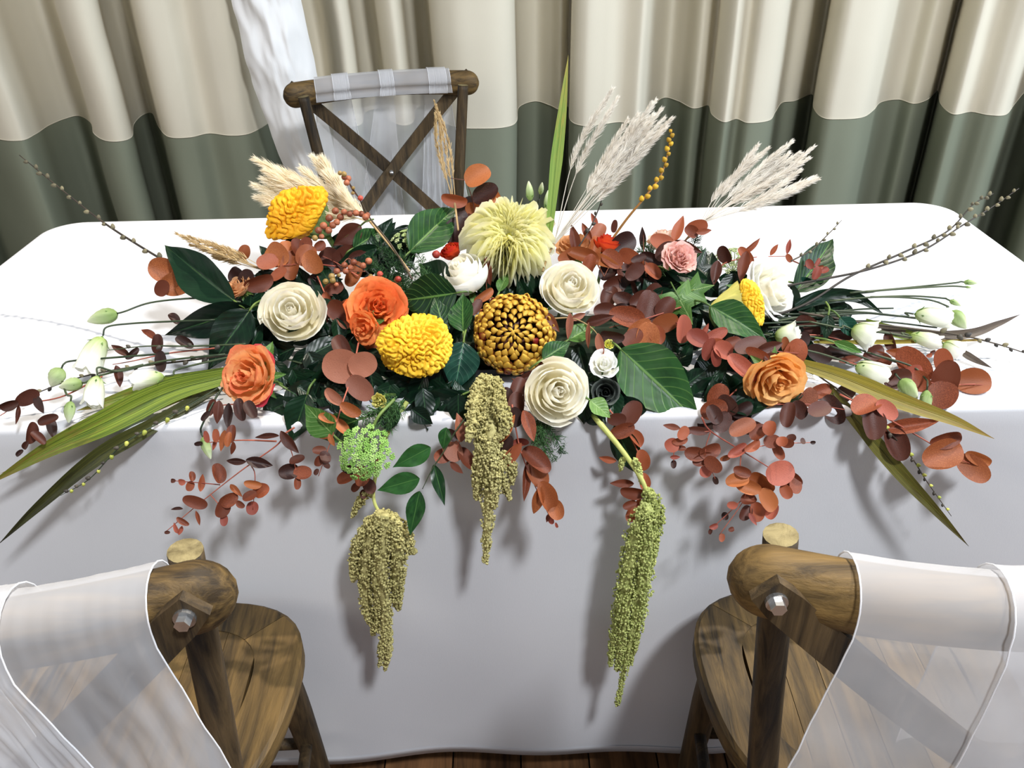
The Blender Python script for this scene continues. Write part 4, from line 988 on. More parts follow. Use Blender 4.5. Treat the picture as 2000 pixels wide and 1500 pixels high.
twig('budded_twig', 'fine twig of yellow green buds trailing under the dark strap leaf', [(425, 758, .88), (330, 815, .84), (240, 868, .805), (175, 935, .79), (118, 968, .785)], 16, 13, ['bud_yl', 'bud_dk'], 'stem_dk', r=.0010, seed=9, group='budded twigs')
twig('budded_twig', 'fine twig of small buds hanging beside the olive strap leaf', [(1600, 735, .89), (1690, 800, .84), (1770, 880, .80), (1810, 940, .79), (1858, 1008, .785)], 15, 12, ['bud_yl', 'bud_dk'], 'twig', r=.0011, seed=10, group='budded twigs', start=.35)
twig('budded_twig', 'dark twig with round seed buds crossing the left lisianthus', [(470, 690, .92), (360, 705, .91), (240, 720, .90), (130, 745, .885), (0, 800, .86)], 18, 13, ['bud_dk', 'bud_gy'], 'twig', r=.0014, seed=11, group='budded twigs')
twig('budded_twig', 'thin bare twig above the left lisianthus bells', [(480, 672, .93), (380, 676, .93), (290, 676, .925), (210, 684, .92)], 4, 13, 'bud_dk', 'stem_dk', r=.0013, seed=12, group='budded twigs')
# ---- lisianthus
lz = [
 ('closed pale green lisianthus bud on an arching stem over the cloth', 200, 620, 58, 30, 195, [(300, 590), (400, 582), (470, 590)], 'bud'),
 ('nodding white lisianthus bell with green sepals on an arching stem', 185, 690, 76, 62, 245, [(255, 632), (330, 628), (420, 625)], 'cup'),
 ('small green lisianthus bud hooked beside the nodding bell', 110, 737, 40, 30, 240, [(140, 705), (200, 700), (330, 690)], 'bud'),
 ('white lisianthus cup lying below the nodding bell', 185, 762, 62, 50, 260, [(235, 725), (320, 705), (440, 692)], 'cup'),
 ('pale half open lisianthus bud below the nodding bell', 138, 752, 44, 26, 190, [(190, 735), (280, 712)], 'bud'),
 ('white lisianthus cup nearest the green strap leaf', 292, 740, 58, 46, 190, [(345, 722), (400, 708), (460, 695)], 'cup'),
 ('thin pale leafy bud under the striped strap leaf', 136, 805, 42, 20, 265, [(130, 770), (122, 745)], 'bud'),
 ('pale green bud hanging beneath the orange rose', 404, 875, 46, 18, 290, [(395, 830), (420, 780), (440, 750)], 'bud'),
 ('white lisianthus cup with green veins highest on the right', 1818, 618, 62, 52, -8, [(1770, 618), (1690, 610), (1600, 606)], 'cup'),
 ('drooping green lisianthus bud on a forked stem', 1872, 625, 44, 28, -48, [(1850, 598), (1810, 585), (1720, 580), (1620, 588)], 'bud'),
 ('slim pointed bud on the upper straight stem', 1896, 552, 26, 10, -5, [(1860, 553), (1750, 564), (1660, 572)], 'bud'),
 ('slim pointed bud on the lower curved stem', 1866, 592, 24, 10, -25, [(1840, 582), (1780, 578), (1700, 580)], 'bud'),
 ('slim bare stalk end between the slim buds', 1892, 561, 12, 5, -5, [(1850, 559), (1750, 565), (1690, 570)], 'bud'),
 ('white lisianthus bloom behind the teal leaf on the right', 1690, 652, 58, 54, -20, [(1640, 640), (1580, 628)], 'open'),
 ('cream lisianthus bloom above the maroon eucalyptus by the apricot rose', 1540, 655, 56, 44, 5, [(1500, 655), (1450, 650)], 'open'),
 ('pale yellow white lisianthus under the budded twig', 1805, 662, 56, 40, -15, [(1760, 655), (1690, 640)], 'cup'),
 ('white lisianthus with narrow petals near the brown withered leaf', 1862, 682, 46, 40, -30, [(1830, 668), (1760, 655), (1690, 645)], 'open'),
 ('open white lisianthus bell above the golden strap leaf', 1700, 724, 62, 58, -18, [(1655, 708), (1600, 690), (1530, 675)], 'cup'),
 ('plump pale green bud beside the round orange leaves', 1775, 760, 48, 30, -48, [(1745, 728), (1690, 700), (1620, 675)], 'bud'),
 ('curled green bud hanging over the golden strap leaf', 1808, 788, 52, 22, -95, [(1808, 740), (1780, 715), (1700, 690)], 'bud'),
 ('tallest upright green bud behind the lemon chrysanthemum', 1034, 373, 38, 15, 95, [(1036, 420), (1040, 470)], 'bud'),
 ('smallest upright green bud behind the lemon chrysanthemum', 1057, 368, 24, 10, 80, [(1050, 400), (1044, 470)], 'bud'),
 ('upright green bud against the upright strap leaf', 1069, 391, 38, 14, 85, [(1065, 425), (1060, 480)], 'bud'),
]
for i, (lb, px, py, ln, wd, an, st, kd) in enumerate(lz):
    lisianthus('lisianthus', lb, px, py, ln, wd, an, st, kd, seed=60+i, dy=-.005 if i < 20 else .03, group='lisianthus stems', toward=.1 if kd == 'bud' else .3)
# ---- amaranth
amaranth('hanging_amaranth', 'hanging green amaranth with wide tassels beside the green lace umbel', [(795, 785, .88), (755, 850, .83), (735, 920, .80), (730, 975, .79), (748, 1012, .78)],
 [([(742, 1000, .78), (700, 1060, .782), (692, 1110, .785), (690, 1135, .785)], 22), ([(745, 1000, .775), (720, 1080, .772), (715, 1170, .775), (722, 1220, .775)], 32), ([(752, 1005, .77), (745, 1100, .767), (752, 1200, .77), (742, 1300, .772)], 34), ([(758, 1005, .775), (775, 1080, .772), (772, 1150, .775), (778, 1190, .778)], 34), ([(752, 1000, .78), (790, 1040, .782), (798, 1070, .783), (812, 1078, .785)], 24), ([(750, 1010, .772), (735, 1090, .77), (738, 1190, .772), (728, 1240, .775)], 30), ([(765, 1010, .772), (782, 1060, .775), (780, 1120, .778), (783, 1165, .78)], 26), ([(730, 1010, .785), (712, 1060, .785), (705, 1150, .785)], 26), ([(752, 1180, .77), (758, 1260, .772), (752, 1308, .773)], 16), ([(728, 955, .79), (705, 975, .79), (688, 1010, .79)], 16)], 'ama', seed=2)
amaranth('hanging_amaranth', 'hanging gold green amaranth below the bronze chrysanthemum', [(960, 740, .88), (958, 770, .84)],
 [([(945, 735, .88), (930, 780, .83), (922, 830, .80), (914, 862, .79)], 24), ([(955, 738, .87), (955, 800, .82), (945, 880, .795), (930, 970, .785)], 36), ([(968, 740, .86), (975, 790, .81), (988, 830, .79), (968, 862, .785)], 26), ([(958, 760, .85), (962, 860, .79), (955, 980, .78), (948, 1098, .775)], 36), ([(962, 860, .79), (975, 920, .782), (996, 975, .78)], 26), ([(952, 850, .795), (938, 910, .786), (930, 975, .785)], 28), ([(960, 860, .785), (962, 930, .777), (966, 990, .777)], 30), ([(945, 800, .82), (940, 860, .80), (945, 930, .79)], 26), ([(985, 880, .79), (1000, 915, .785), (1000, 945, .783)], 18)], 'ama', seed=3)
amaranth('hanging_amaranth', 'hanging green amaranth on a long bare yellow stem', [(1135, 780, .86), (1170, 825, .82), (1215, 880, .80), (1255, 940, .785), (1268, 985, .78)],
 [([(1262, 955, .78), (1282, 1000, .778), (1275, 1060, .78), (1268, 1120, .78)], 26), ([(1262, 980, .775), (1240, 1060, .772), (1215, 1180, .772), (1205, 1310, .775)], 38), ([(1265, 985, .772), (1258, 1080, .768), (1240, 1200, .77), (1205, 1378, .773)], 34), ([(1268, 990, .77), (1262, 1100, .767), (1250, 1200, .77), (1230, 1298, .773)], 32), ([(1245, 1020, .775), (1222, 1120, .775), (1200, 1240, .776), (1192, 1300, .776)], 26), ([(1270, 1000, .776), (1272, 1060, .777), (1264, 1140, .778)], 24), ([(1232, 1100, .77), (1222, 1200, .769), (1212, 1290, .771)], 28), ([(1240, 895, .79), (1248, 920, .79), (1252, 945, .79)], 10), ([(1216, 895, .80), (1212, 920, .80)], 9)], 'ama_g', seed=4, sr=.0042)
# ---- umbels and ferns
umbel('lace_flower', 'bright green lace umbel hanging over the table edge', 712, 885, 50, (1, -.1, -.1), 'umbel', dy=-.03, seed=1, n=52, stempx=[(735, 820), (770, 780)])
umbel('lace_flower', 'pale green lace umbel behind the upright green leaf', 800, 468, 34, (.55, .9, 0), 'umbel_p', dy=.02, seed=2, n=26)
umbel('lace_flower', 'pale green lace umbel among dark leaves behind the loose white rose', 1432, 508, 36, (.6, .8, 0), 'umbel_p', dy=.03, seed=3, n=26)
fern('asparagus_fern', 'feathery green fern between the berries and the folded leaf', [[(825, 560), (770, 530), (715, 520)], [(830, 550), (790, 510), (735, 480)], [(815, 570), (760, 560), (705, 570)], [(800, 590), (750, 545), (722, 500)], [(840, 560), (830, 520), (805, 480)], [(790, 560), (770, 515), (752, 490)]], dy=.005, seed=1, dens=110)
fern('asparagus_fern', 'feathery green fern beside the russet eucalyptus and blush rosebud', [[(1300, 540), (1280, 510), (1262, 480)], [(1330, 530), (1350, 490), (1362, 462)], [(1320, 540), (1360, 510), (1372, 490)], [(1310, 530), (1275, 500), (1245, 490)]], dy=.02, seed=2, dens=90)
fern('asparagus_fern', 'feathery green fern drooping below the browned ivory rose', [[(1050, 820), (1065, 860), (1085, 900)], [(1055, 820), (1060, 860), (1068, 895)], [(1060, 820), (1085, 855), (1098, 885)], [(1050, 825), (1045, 850), (1050, 870)]], dy=.0, seed=3, dens=80, needle=.008)
fern('asparagus_fern', 'feathery green fern above the bright green lace umbel', [[(780, 790), (750, 810), (720, 835)], [(790, 780), (765, 815), (750, 845)], [(775, 775), (735, 800), (705, 820)]], dy=.0, seed=4, dens=90)
# ---- berries
berry_twig('berry_twig', 'brown berry twig rising before the chair legs with one red berry', [[(805, 545), (765, 480), (722, 425), (700, 385), (672, 342)], [(722, 425), (690, 412), (665, 420)], [(700, 385), (688, 370), (680, 352)]],
 [(664, 338, 9, 'berry_g'), (672, 340, 11, 'berry_g'), (680, 349, 13), (672, 346, 11), (677, 357, 12), (704, 387, 11, 'berry_r'), (690, 367, 7, 'berry_g'), (689, 377, 7, 'berry_g'), (672, 414, 12), (683, 418, 12), (695, 416, 13), (706, 418, 13), (714, 424, 14), (655, 412, 14), (643, 426, 15), (665, 424, 14), (632, 441, 15), (650, 440, 14), (642, 450, 14), (622, 450, 14), (628, 462, 11), (658, 434, 13), (615, 465, 12, 'berry_g'), (718, 420, 11)])
berry_twig('berry_twig', 'loose cluster of brown berries before the feathery fern', [[(740, 560), (715, 530), (690, 515)], [(715, 530), (670, 530), (645, 540)], [(690, 515), (680, 505), (665, 520)]],
 [(691, 512, 13), (673, 518, 13), (685, 523, 13), (658, 530, 13), (675, 530, 12), (648, 540, 13, 'berry_g'), (650, 548, 12, 'berry_g'), (709, 519, 13), (720, 510, 14), (662, 538, 8, 'berry_g'), (636, 550, 12, 'berry_g'), (742, 535, 12, 'berry_r'), (657, 556, 9), (778, 545, 12, 'berry_r'), (852, 497, 16, 'berry_r'), (724, 540, 10, 'berry_g')])
# ---- broad green leaves
BL = [
 ('largest dark pointed leaf lying out over the cloth', (458, 588), (302, 470), 84, 'leaf_dk', -.01, .2, .03),
 ('dark pointed leaf beneath the largest one', (492, 600), (312, 660), 66, 'leaf_dk', 0, .1, 0),
 ('dark glossy leaf with pale midrib curving toward the orange rose', (488, 606), (402, 722), 78, 'leaf_dk', -.012, -.2, -.01),
 ('dark leaf tucked behind the full ivory rose', (490, 615), (540, 660), 60, 'leaf_dk', .02, 0, 0),
 ('upright green leaf beside the pale lace umbel', (800, 492), (898, 394), 84, 'leaf_md', .0, .15, .05),
 ('folded broad green leaf under the half open ivory rose', (892, 572), (770, 592), 98, 'leaf_md', -.02, .2, 0),
 ('dark green leaf standing behind the folded broad leaf', (880, 560), (812, 515), 74, 'leaf_dk', 0, .2, .02),
 ('narrow green leaf beside the bronze chrysanthemum', (905, 648), (900, 566), 56, 'leaf_md', -.02, .4, .02),
 ('green leaf turned on edge at the half open rose', (868, 650), (850, 575), 50, 'leaf_md', -.01, -.3, 0),
 ('teal rounded leaf between golden celosia and bronze chrysanthemum', (905, 668), (888, 768), 76, 'leaf_teal', -.02, .1, 0),
 ('dark broad leaf with pale edge under the golden celosia', (922, 700), (815, 798), 96, 'leaf_dk', .005, -.2, 0),
 ('dark leaf in shade beside the gold green amaranth', (905, 770), (760, 828), 60, 'leaf_dk', .02, 0, 0),
 ('largest dark green leaf with bright side veins by the small spray rose', (1212, 682), (1374, 830), 122, 'leaf_md', -.02, .1, -.02),
 ('green veined leaf lying under the yellow fan celosia', (1388, 598), (1502, 662), 66, 'leaf_md', -.035, .3, -.02),
 ('upright glossy leaf behind the loose white rose', (1552, 572), (1640, 455), 72, 'leaf_md', .02, -.2, .04),
 ('dark ivy leaf standing beside the dusty pink carnation', (1375, 560), (1392, 485), 54, 'leaf_dk', .015, .1, .02),
 ('dark leaf running from the carnation toward the white rose', (1300, 525), (1400, 556), 44, 'leaf_dk', .0, .3, 0),
 ('teal leaf beside the loose white rose stem', (1548, 552), (1605, 562), 30, 'leaf_teal', .02, 0, 0),
 ('folded light green leaf above the table edge left of the lace umbel', (650, 848), (592, 792), 62, 'leaf_lt', -.015, .5, 0),
 ('mid green leaf behind the pink brown eucalyptus leaves', (700, 820), (600, 855), 60, 'leaf_md', 0, .2, 0),
 ('black green leaf hanging over the edge beside the light folded leaf', (600, 770), (566, 868), 62, 'leaf_dk', .005, -.1, 0),
 ('glossy dark leaf below the orange and pink rose', (560, 760), (622, 800), 70, 'leaf_dk', .02, .1, 0),
 ('brown green leaf beneath the berries', (705, 440), (650, 482), 42, 'euc2', .0, .2, 0),
 ('green leaf behind the berry twig', (690, 485), (752, 445), 46, 'leaf_md', .02, 0, .02),
 ('small pointed dark leaf below the golden fan celosia', (560, 500), (572, 455), 26, 'leaf_dk', .02, .2, .02),
 ('tiny pointed dark leaf at the cloth beside the orange eucalyptus', (530, 505), (504, 478), 18, 'leaf_dk', .02, .1, 0),
 ('green leaf between the bronze chrysanthemum and small eucalyptus', (1060, 702), (1116, 665), 44, 'leaf_md', -.01, .2, 0),
 ('light green crumpled leaf below the narrow brown eucalyptus', (1110, 664), (1165, 632), 40, 'leaf_lt', .0, .4, 0),
 ('light green curled leaf beside the browned ivory rose stem', (1152, 782), (1195, 815), 40, 'leaf_lt', -.01, .5, 0),
 ('small light sepal leaf above the orange and pink rose', (520, 705), (532, 664), 22, 'leaf_lt', -.03, .3, 0),
 ('dark leaf trailing behind the bare yellow amaranth stem', (1200, 830), (1250, 935), 56, 'leaf_dk', .012, 0, 0),
 ('teal hanging leaf before the right lisianthus', (1640, 620), (1682, 665), 34, 'leaf_teal', -.01, .3, 0),
 ('dark upright leaf between the right lisianthus and maroon eucalyptus', (1618, 615), (1612, 668), 26, 'leaf_dk', -.01, .2, 0),
 ('pale green narrow leaf on the lisianthus stem above the gold blade', (1628, 668), (1690, 690), 20, 'leaf_lt', -.01, .2, 0),
 ('green sepal like leaf above the bronze chrysanthemum', (975, 570), (992, 530), 24, 'leaf_lt', .0, .3, .01),
 ('green leaf pair piece left below lemon chrysanthemum', (960, 580), (935, 545), 26, 'leaf_dk', .01, .3, .01),
]
for lb, b, t_, wd, mt, dy, sd, bk in BL: bigleaf('broad_leaf', lb, b, t_, wd, mt, dy, side=sd, back=bk, group='single broad leaves')
# ivy: five pointed lobes
def ivy(label, px, py, r, ang, mat, dy):
    c = S(px, py, dy); m = pxm(c)*r; t = (CAM-c).normalized(); a = math.radians(ang); X = RT*math.cos(a)+UP*math.sin(a)
    lob = [(0, 1.0), (28, .48), (62, .95), (95, .50), (128, .80), (160, .42), (180, .30), (200, .42), (232, .80), (265, .50), (298, .95), (332, .48)]
    v = [(0, 0, 0)]; uv = [(0, .5)]; n = len(lob)
    for k, f_ in ((.5, .5), (1, 1)):
        for d, q in lob: v.append((q*k*math.cos(math.radians(d)), q*k*math.sin(math.radians(d)), .10*math.sin(math.radians(d)*2)*k-.12*k*k)); uv.append((k, .5+.4*math.sin(math.radians(d))))
    f = [(0, 1+j, 1+(j+1) % n) for j in range(n)]+[(1+j, 1+n+j, 1+n+(j+1) % n, 1+(j+1) % n) for j in range(n)]
    root = thing('ivy_leaf', label, 'leaf', c, group='ivy leaves'); part('leaf_blade', mesh('leaf_blade', v, f, uv, mat=M_[mat]), root, frame(c, x=X, z=t+UP*.3, s=(m, m, m)))
    stem(root, [c, c-X*m*.4-t*.004, c-X*m*.7-t*.02], .0012, .001, 'stem_gn', 'petiole')
ivy('light green pointed ivy leaf beside the maroon eucalyptus', 1328, 585, 56, -62, 'leaf_lt', -.02)
ivy('second light green ivy leaf half behind the first', 1356, 566, 42, 15, 'leaf_lt', -.005)
ivy('shaded dark ivy leaf beside the dusty pink carnation', 1362, 528, 48, 70, 'leaf_dk', .01)
# ruscus
spray('ruscus_sprig', 'glossy green ruscus sprig hanging between the amaranth tassels', 'foliage', [[(935, 785), (895, 835), (868, 880), (845, 915), (825, 955)]],
 [(804, 893, 84, 42, 208, 'leaf_gn', 'lance'), (778, 946, 88, 44, 196, 'leaf_gn', 'lance'), (810, 1003, 92, 38, 258, 'leaf_gn', 'lance'), (858, 948, 84, 26, 285, 'leaf_gn', 'lance'), (868, 858, 48, 26, 260, 'leaf_gn', 'lance')], 'stem_dk', .0012, dy=-.012, jit=.005, tilt=.2)
# ---- eucalyptus
EG = 'russet eucalyptus branches'
def E(label, stems, leaves, **k): return spray('eucalyptus_branch', label, 'eucalyptus', stems, leaves, group=EG, **k)
E('orange eucalyptus with round leaves under the largest dark pointed leaf', [[(430, 565), (380, 552), (330, 540)]], [(322, 528, 58, 50, 160, 0), (346, 553, 62, 48, 200, 0), (316, 562, 32, 28, 250, 1)], dy=.02, smat='eucbrown')
E('russet eucalyptus cluster above the full ivory rose', [[(655, 520), (600, 515), (540, 520)], [(600, 515), (585, 470)]],
 [(478, 492, 28, 24, 80, 0), (540, 498, 58, 50, 150, 0), (570, 517, 62, 40, 85, 0), (523, 512, 40, 34, 200, 1), (598, 500, 44, 40, 60, 0), (612, 512, 48, 42, 300, 0), (580, 483, 34, 28, 110, 1), (597, 478, 30, 26, 70, 1), (560, 490, 44, 34, 100, 0), (505, 552, 56, 36, 200, 1), (464, 540, 44, 36, 140, 2), (480, 545, 40, 30, 250, 2), (545, 535, 36, 22, 220, 1), (625, 480, 24, 20, 30, 1)], dy=.005)
E('dark maroon eucalyptus behind the loose brown berries', [[(700, 540), (660, 515), (630, 500)]],
 [(648, 508, 60, 46, 140, 2), (672, 500, 50, 40, 40, 2), (630, 525, 46, 36, 220, 2), (691, 535, 54, 28, 62, 0), (700, 505, 40, 30, 20, 2), (620, 545, 36, 26, 200, 2)], dy=.03)
E('red eucalyptus sprig between the full ivory rose and the orange rose', [[(620, 540), (640, 585), (670, 640)]],
 [(651, 564, 38, 26, 20, 1), (640, 585, 36, 20, 120, 1), (661, 606, 48, 42, 330, 1), (672, 600, 34, 26, 60, 1), (650, 620, 34, 26, 250, 2), (672, 630, 30, 22, 300, 1)], dy=.02)
E('brown eucalyptus leaves behind the vivid orange rose', [[(800, 600), (770, 580), (745, 560)]], [(756, 572, 46, 40, 120, 4), (776, 556, 34, 24, 80, 1), (733, 676, 56, 38, 60, 0), (790, 590, 40, 32, 30, 2), (760, 640, 50, 36, 320, 2)], dy=.02)
E('pink brown eucalyptus with large round leaves trailing toward the lace umbel', [[(700, 670), (688, 730), (668, 790), (650, 850), (622, 930)]],
 [(668, 715, 72, 70, 170, 4), (708, 712, 54, 52, 20, 4), (703, 758, 60, 44, 320, 4), (668, 678, 60, 34, 120, 2), (654, 775, 46, 24, 140, 4), (685, 800, 44, 26, 330, 0), (640, 817, 36, 20, 165, 0), (667, 833, 36, 22, 315, 0), (628, 851, 34, 14, 170, 0), (648, 860, 28, 12, 290, 0), (624, 880, 26, 18, 180, 4), (635, 893, 26, 22, 290, 2), (622, 900, 22, 18, 250, 1), (638, 908, 18, 12, 320, 2), (618, 922, 14, 10, 240, 2)], dy=-.02, smat='eucstem')
E('fine red eucalyptus spray with many small leaves trailing over the cloth on the left', [[(575, 835), (553, 850), (540, 870), (470, 920), (390, 983), (322, 1040)], [(430, 947), (390, 943), (338, 939)], [(553, 850), (570, 885), (582, 940)], [(490, 908), (498, 930), (494, 995)], [(410, 965), (430, 990), (437, 1015)]],
 [(522, 853, 48, 12, 185, 2), (566, 863, 54, 22, -50, 2), (460, 901, 42, 14, 178, 2), (507, 904, 52, 22, -12, 2), (426, 925, 40, 28, 110, 1), (461, 958, 34, 12, -45, 0), (382, 980, 46, 26, 160, 1), (447, 976, 38, 28, 30, 1), (434, 992, 38, 30, 250, 1), (438, 1016, 22, 16, 270, 3), (375, 930, 20, 13, 95, 1), (371, 949, 20, 17, 250, 1), (393, 943, 34, 14, 85, 1), (355, 941, 16, 14, 180, 3), (338, 939, 12, 9, 180, 2), (581, 898, 36, 19, 10, 2), (564, 921, 38, 32, 190, 2), (591, 923, 36, 28, 0, 1), (580, 944, 24, 15, 270, 1), (494, 945, 32, 18, 170, 0), (510, 957, 34, 30, 20, 1), (489, 969, 30, 22, 200, 1), (493, 992, 26, 24, 260, 3), (357, 1018, 26, 12, -30, 1), (344, 1031, 24, 9, 110, 3), (352, 1036, 20, 9, 250, 3), (327, 1040, 12, 7, 180, 2), (345, 994, 24, 7, 180, 2), (386, 1012, 30, 8, 285, 1), (470, 985, 20, 14, 330, 1)], dy=-.012, jit=.006)
E('small red eucalyptus tip with upright leaves below the orange and pink rose', [[(540, 862), (470, 860), (385, 866)]],
 [(404, 853, 24, 12, 100, 3), (421, 851, 26, 15, 95, 1), (436, 860, 42, 14, 260, 0), (452, 847, 36, 20, 85, 1), (454, 876, 28, 11, 265, 1), (420, 868, 26, 8, 250, 3), (388, 866, 16, 10, 190, 2), (446, 858, 30, 14, 80, 0)], dy=-.008, jit=.005)
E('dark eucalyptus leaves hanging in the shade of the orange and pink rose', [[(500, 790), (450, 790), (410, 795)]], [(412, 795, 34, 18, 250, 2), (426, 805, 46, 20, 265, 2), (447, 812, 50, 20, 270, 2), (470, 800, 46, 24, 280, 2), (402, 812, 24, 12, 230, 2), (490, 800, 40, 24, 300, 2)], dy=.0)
E('russet eucalyptus with long leaves beside the gold green amaranth', [[(1000, 790), (1008, 840), (1020, 890), (1050, 960), (1080, 1022)]],
 [(988, 838, 66, 22, 58, 0), (1032, 832, 64, 28, -72, 1), (985, 872, 50, 26, 240, 2), (994, 893, 76, 26, 230, 1), (1016, 866, 34, 18, 10, 3), (1048, 898, 66, 38, -40, 1), (1026, 940, 78, 18, 265, 1), (1049, 928, 56, 40, 300, 0), (1068, 970, 66, 38, -65, 0), (1050, 978, 62, 24, 255, 0), (1087, 996, 38, 34, 290, 0), (1076, 1016, 16, 12, 300, 3), (1087, 1026, 12, 6, 290, 3), (1070, 1012, 18, 8, 250, 1), (1005, 815, 40, 30, 100, 2)], dy=-.012, jit=.006)
E('russet eucalyptus leaves left of the gold green amaranth', [[(930, 790), (905, 840), (885, 900)]], [(866, 890, 36, 30, 200, 1), (884, 880, 46, 38, 120, 4), (898, 835, 58, 26, 95, 4), (911, 896, 50, 28, 300, 1), (892, 914, 34, 14, 320, 1), (880, 850, 30, 24, 150, 2)], dy=.0, jit=.005)
E('russet eucalyptus behind the bare yellow amaranth stem', [[(1190, 800), (1235, 860), (1255, 920), (1255, 1000)]],
 [(1235, 808, 54, 42, 250, 2), (1216, 840, 48, 30, 200, 1), (1242, 856, 44, 26, 315, 1), (1186, 897, 36, 14, 170, 1), (1254, 900, 46, 30, 280, 1), (1214, 944, 50, 17, 178, 1), (1236, 962, 50, 26, 175, 1), (1230, 986, 28, 18, 200, 1), (1260, 987, 38, 22, 340, 1), (1238, 1004, 38, 26, 230, 1), (1264, 1017, 22, 12, 300, 3), (1258, 940, 34, 24, 100, 1), (1205, 818, 36, 28, 180, 2)], dy=.008, jit=.006)
E('branching red eucalyptus with many coin leaves hanging above a chair post', [[(1370, 815), (1388, 842), (1448, 880), (1500, 912), (1530, 935)], [(1388, 842), (1345, 848), (1318, 880), (1316, 908)], [(1388, 842), (1378, 885), (1398, 938)], [(1448, 880), (1508, 868), (1590, 864)], [(1448, 880), (1446, 920), (1455, 970), (1405, 1045)], [(1455, 970), (1425, 1000), (1392, 1030)]],
 [(1312, 834, 32, 13, 170, 1), (1334, 846, 28, 22, 60, 1), (1328, 860, 30, 17, 190, 1), (1312, 869, 28, 30, 200, 3), (1330, 876, 22, 12, 0, 1), (1319, 893, 20, 9, 0, 3), (1316, 907, 16, 12, 270, 2),
  (1358, 886, 40, 30, 170, 1), (1386, 880, 44, 32, 20, 1), (1372, 896, 42, 26, 200, 1), (1393, 906, 38, 30, 320, 1), (1378, 920, 24, 26, 240, 3), (1398, 938, 16, 12, 290, 2), (1358, 840, 58, 18, 172, 2), (1410, 825, 44, 34, 60, 2), (1395, 810, 40, 30, 120, 2),
  (1450, 836, 54, 34, 25, 4), (1482, 844, 40, 30, 40, 1), (1504, 836, 30, 28, 80, 1), (1508, 862, 26, 34, 280, 1), (1520, 882, 34, 20, 300, 1), (1528, 862, 20, 24, 90, 1), (1539, 866, 18, 28, 270, 1), (1546, 855, 14, 20, 100, 2), (1568, 862, 10, 14, 0, 2), (1588, 864, 10, 8, 0, 2),
  (1440, 880, 46, 22, 210, 3), (1416, 894, 24, 13, 190, 0), (1470, 870, 40, 20, 30, 1), (1450, 921, 34, 22, 160, 1), (1440, 938, 46, 30, 190, 0), (1462, 950, 52, 30, 340, 0), (1488, 944, 54, 42, 320, 0), (1522, 924, 56, 50, 20, 3), (1548, 936, 40, 32, 320, 1), (1553, 948, 32, 26, 270, 1), (1498, 976, 50, 36, 300, 0), (1462, 976, 32, 26, 200, 1), (1430, 986, 24, 17, 160, 3), (1456, 1002, 32, 24, 240, 2), (1478, 1000, 38, 30, 280, 1), (1508, 998, 34, 28, 250, 3), (1470, 1014, 26, 11, 300, 3), (1416, 1008, 16, 14, 100, 2), (1394, 1028, 18, 12, 200, 3), (1410, 1050, 16, 12, 260, 1), (1428, 1034, 13, 10, 200, 1), (1388, 1038, 12, 8, 250, 2), (1535, 960, 30, 24, 300, 1)], dy=-.012, jit=.008)
E('orange brown eucalyptus with the largest round leaves lying along the right edge', [[(1650, 705), (1750, 735), (1840, 750), (1905, 750)], [(1840, 750), (1930, 752)]],
 [(1785, 712, 84, 54, 130, 1), (1760, 690, 60, 26, 170, 0), (1775, 735, 64, 44, 200, 3), (1844, 706, 50, 36, 100, 1), (1849, 742, 74, 54, 70, 1), (1841, 772, 58, 58, 250, 1), (1902, 746, 62, 54, 0, 0), (1752, 738, 54, 40, 190, 2), (1800, 745, 46, 34, 300, 1), (1822, 688, 12, 9, 20, 2), (1815, 694, 12, 9, 200, 1)], dy=.003, jit=.006)
E('orange brown eucalyptus drooping over the edge beneath the golden strap leaf', [[(1640, 770), (1720, 810), (1790, 850), (1850, 885), (1905, 910)]],
 [(1692, 792, 64, 48, 30, 1), (1705, 828, 62, 48, 280, 2), (1777, 830, 100, 30, 8, 1), (1752, 866, 72, 44, 292, 2), (1846, 858, 60, 34, 15, 1), (1840, 888, 82, 58, 200, 0), (1900, 914, 64, 46, 320, 0), (1912, 896, 56, 26, 335, 0), (1730, 800, 50, 34, 320, 3)], dy=-.006, jit=.006)
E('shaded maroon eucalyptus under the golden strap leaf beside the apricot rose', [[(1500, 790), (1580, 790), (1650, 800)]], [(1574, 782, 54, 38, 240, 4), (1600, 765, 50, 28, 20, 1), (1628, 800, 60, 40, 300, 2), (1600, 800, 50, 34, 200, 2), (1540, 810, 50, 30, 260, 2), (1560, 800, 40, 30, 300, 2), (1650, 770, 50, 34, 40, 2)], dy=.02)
E('dark maroon eucalyptus beneath the right lisianthus stems', [[(1530, 660), (1600, 655), (1700, 680)]], [(1577, 640, 56, 42, 130, 2), (1562, 665, 46, 34, 200, 2), (1633, 655, 64, 32, 10, 2), (1740, 668, 42, 22, 290, 2), (1662, 702, 52, 16, 10, 1), (1640, 690, 56, 34, 0, 2), (1600, 690, 50, 34, 330, 2), (1705, 690, 44, 30, 30, 2), (1720, 700, 40, 28, 340, 1)], dy=.015)
E('orange eucalyptus with folded leaves beside the large bright veined leaf', [[(1330, 600), (1262, 622), (1190, 640)]],
 [(1224, 620, 76, 42, 165, 1), (1262, 605, 76, 54, 80, 2), (1248, 642, 56, 34, 210, 0), (1262, 660, 62, 50, 260, 0), (1298, 630, 52, 40, 20, 0), (1236, 660, 44, 34, 220, 1), (1282, 655, 40, 34, 300, 1), (1300, 600, 46, 36, 50, 2)], dy=-.015, jit=.006)
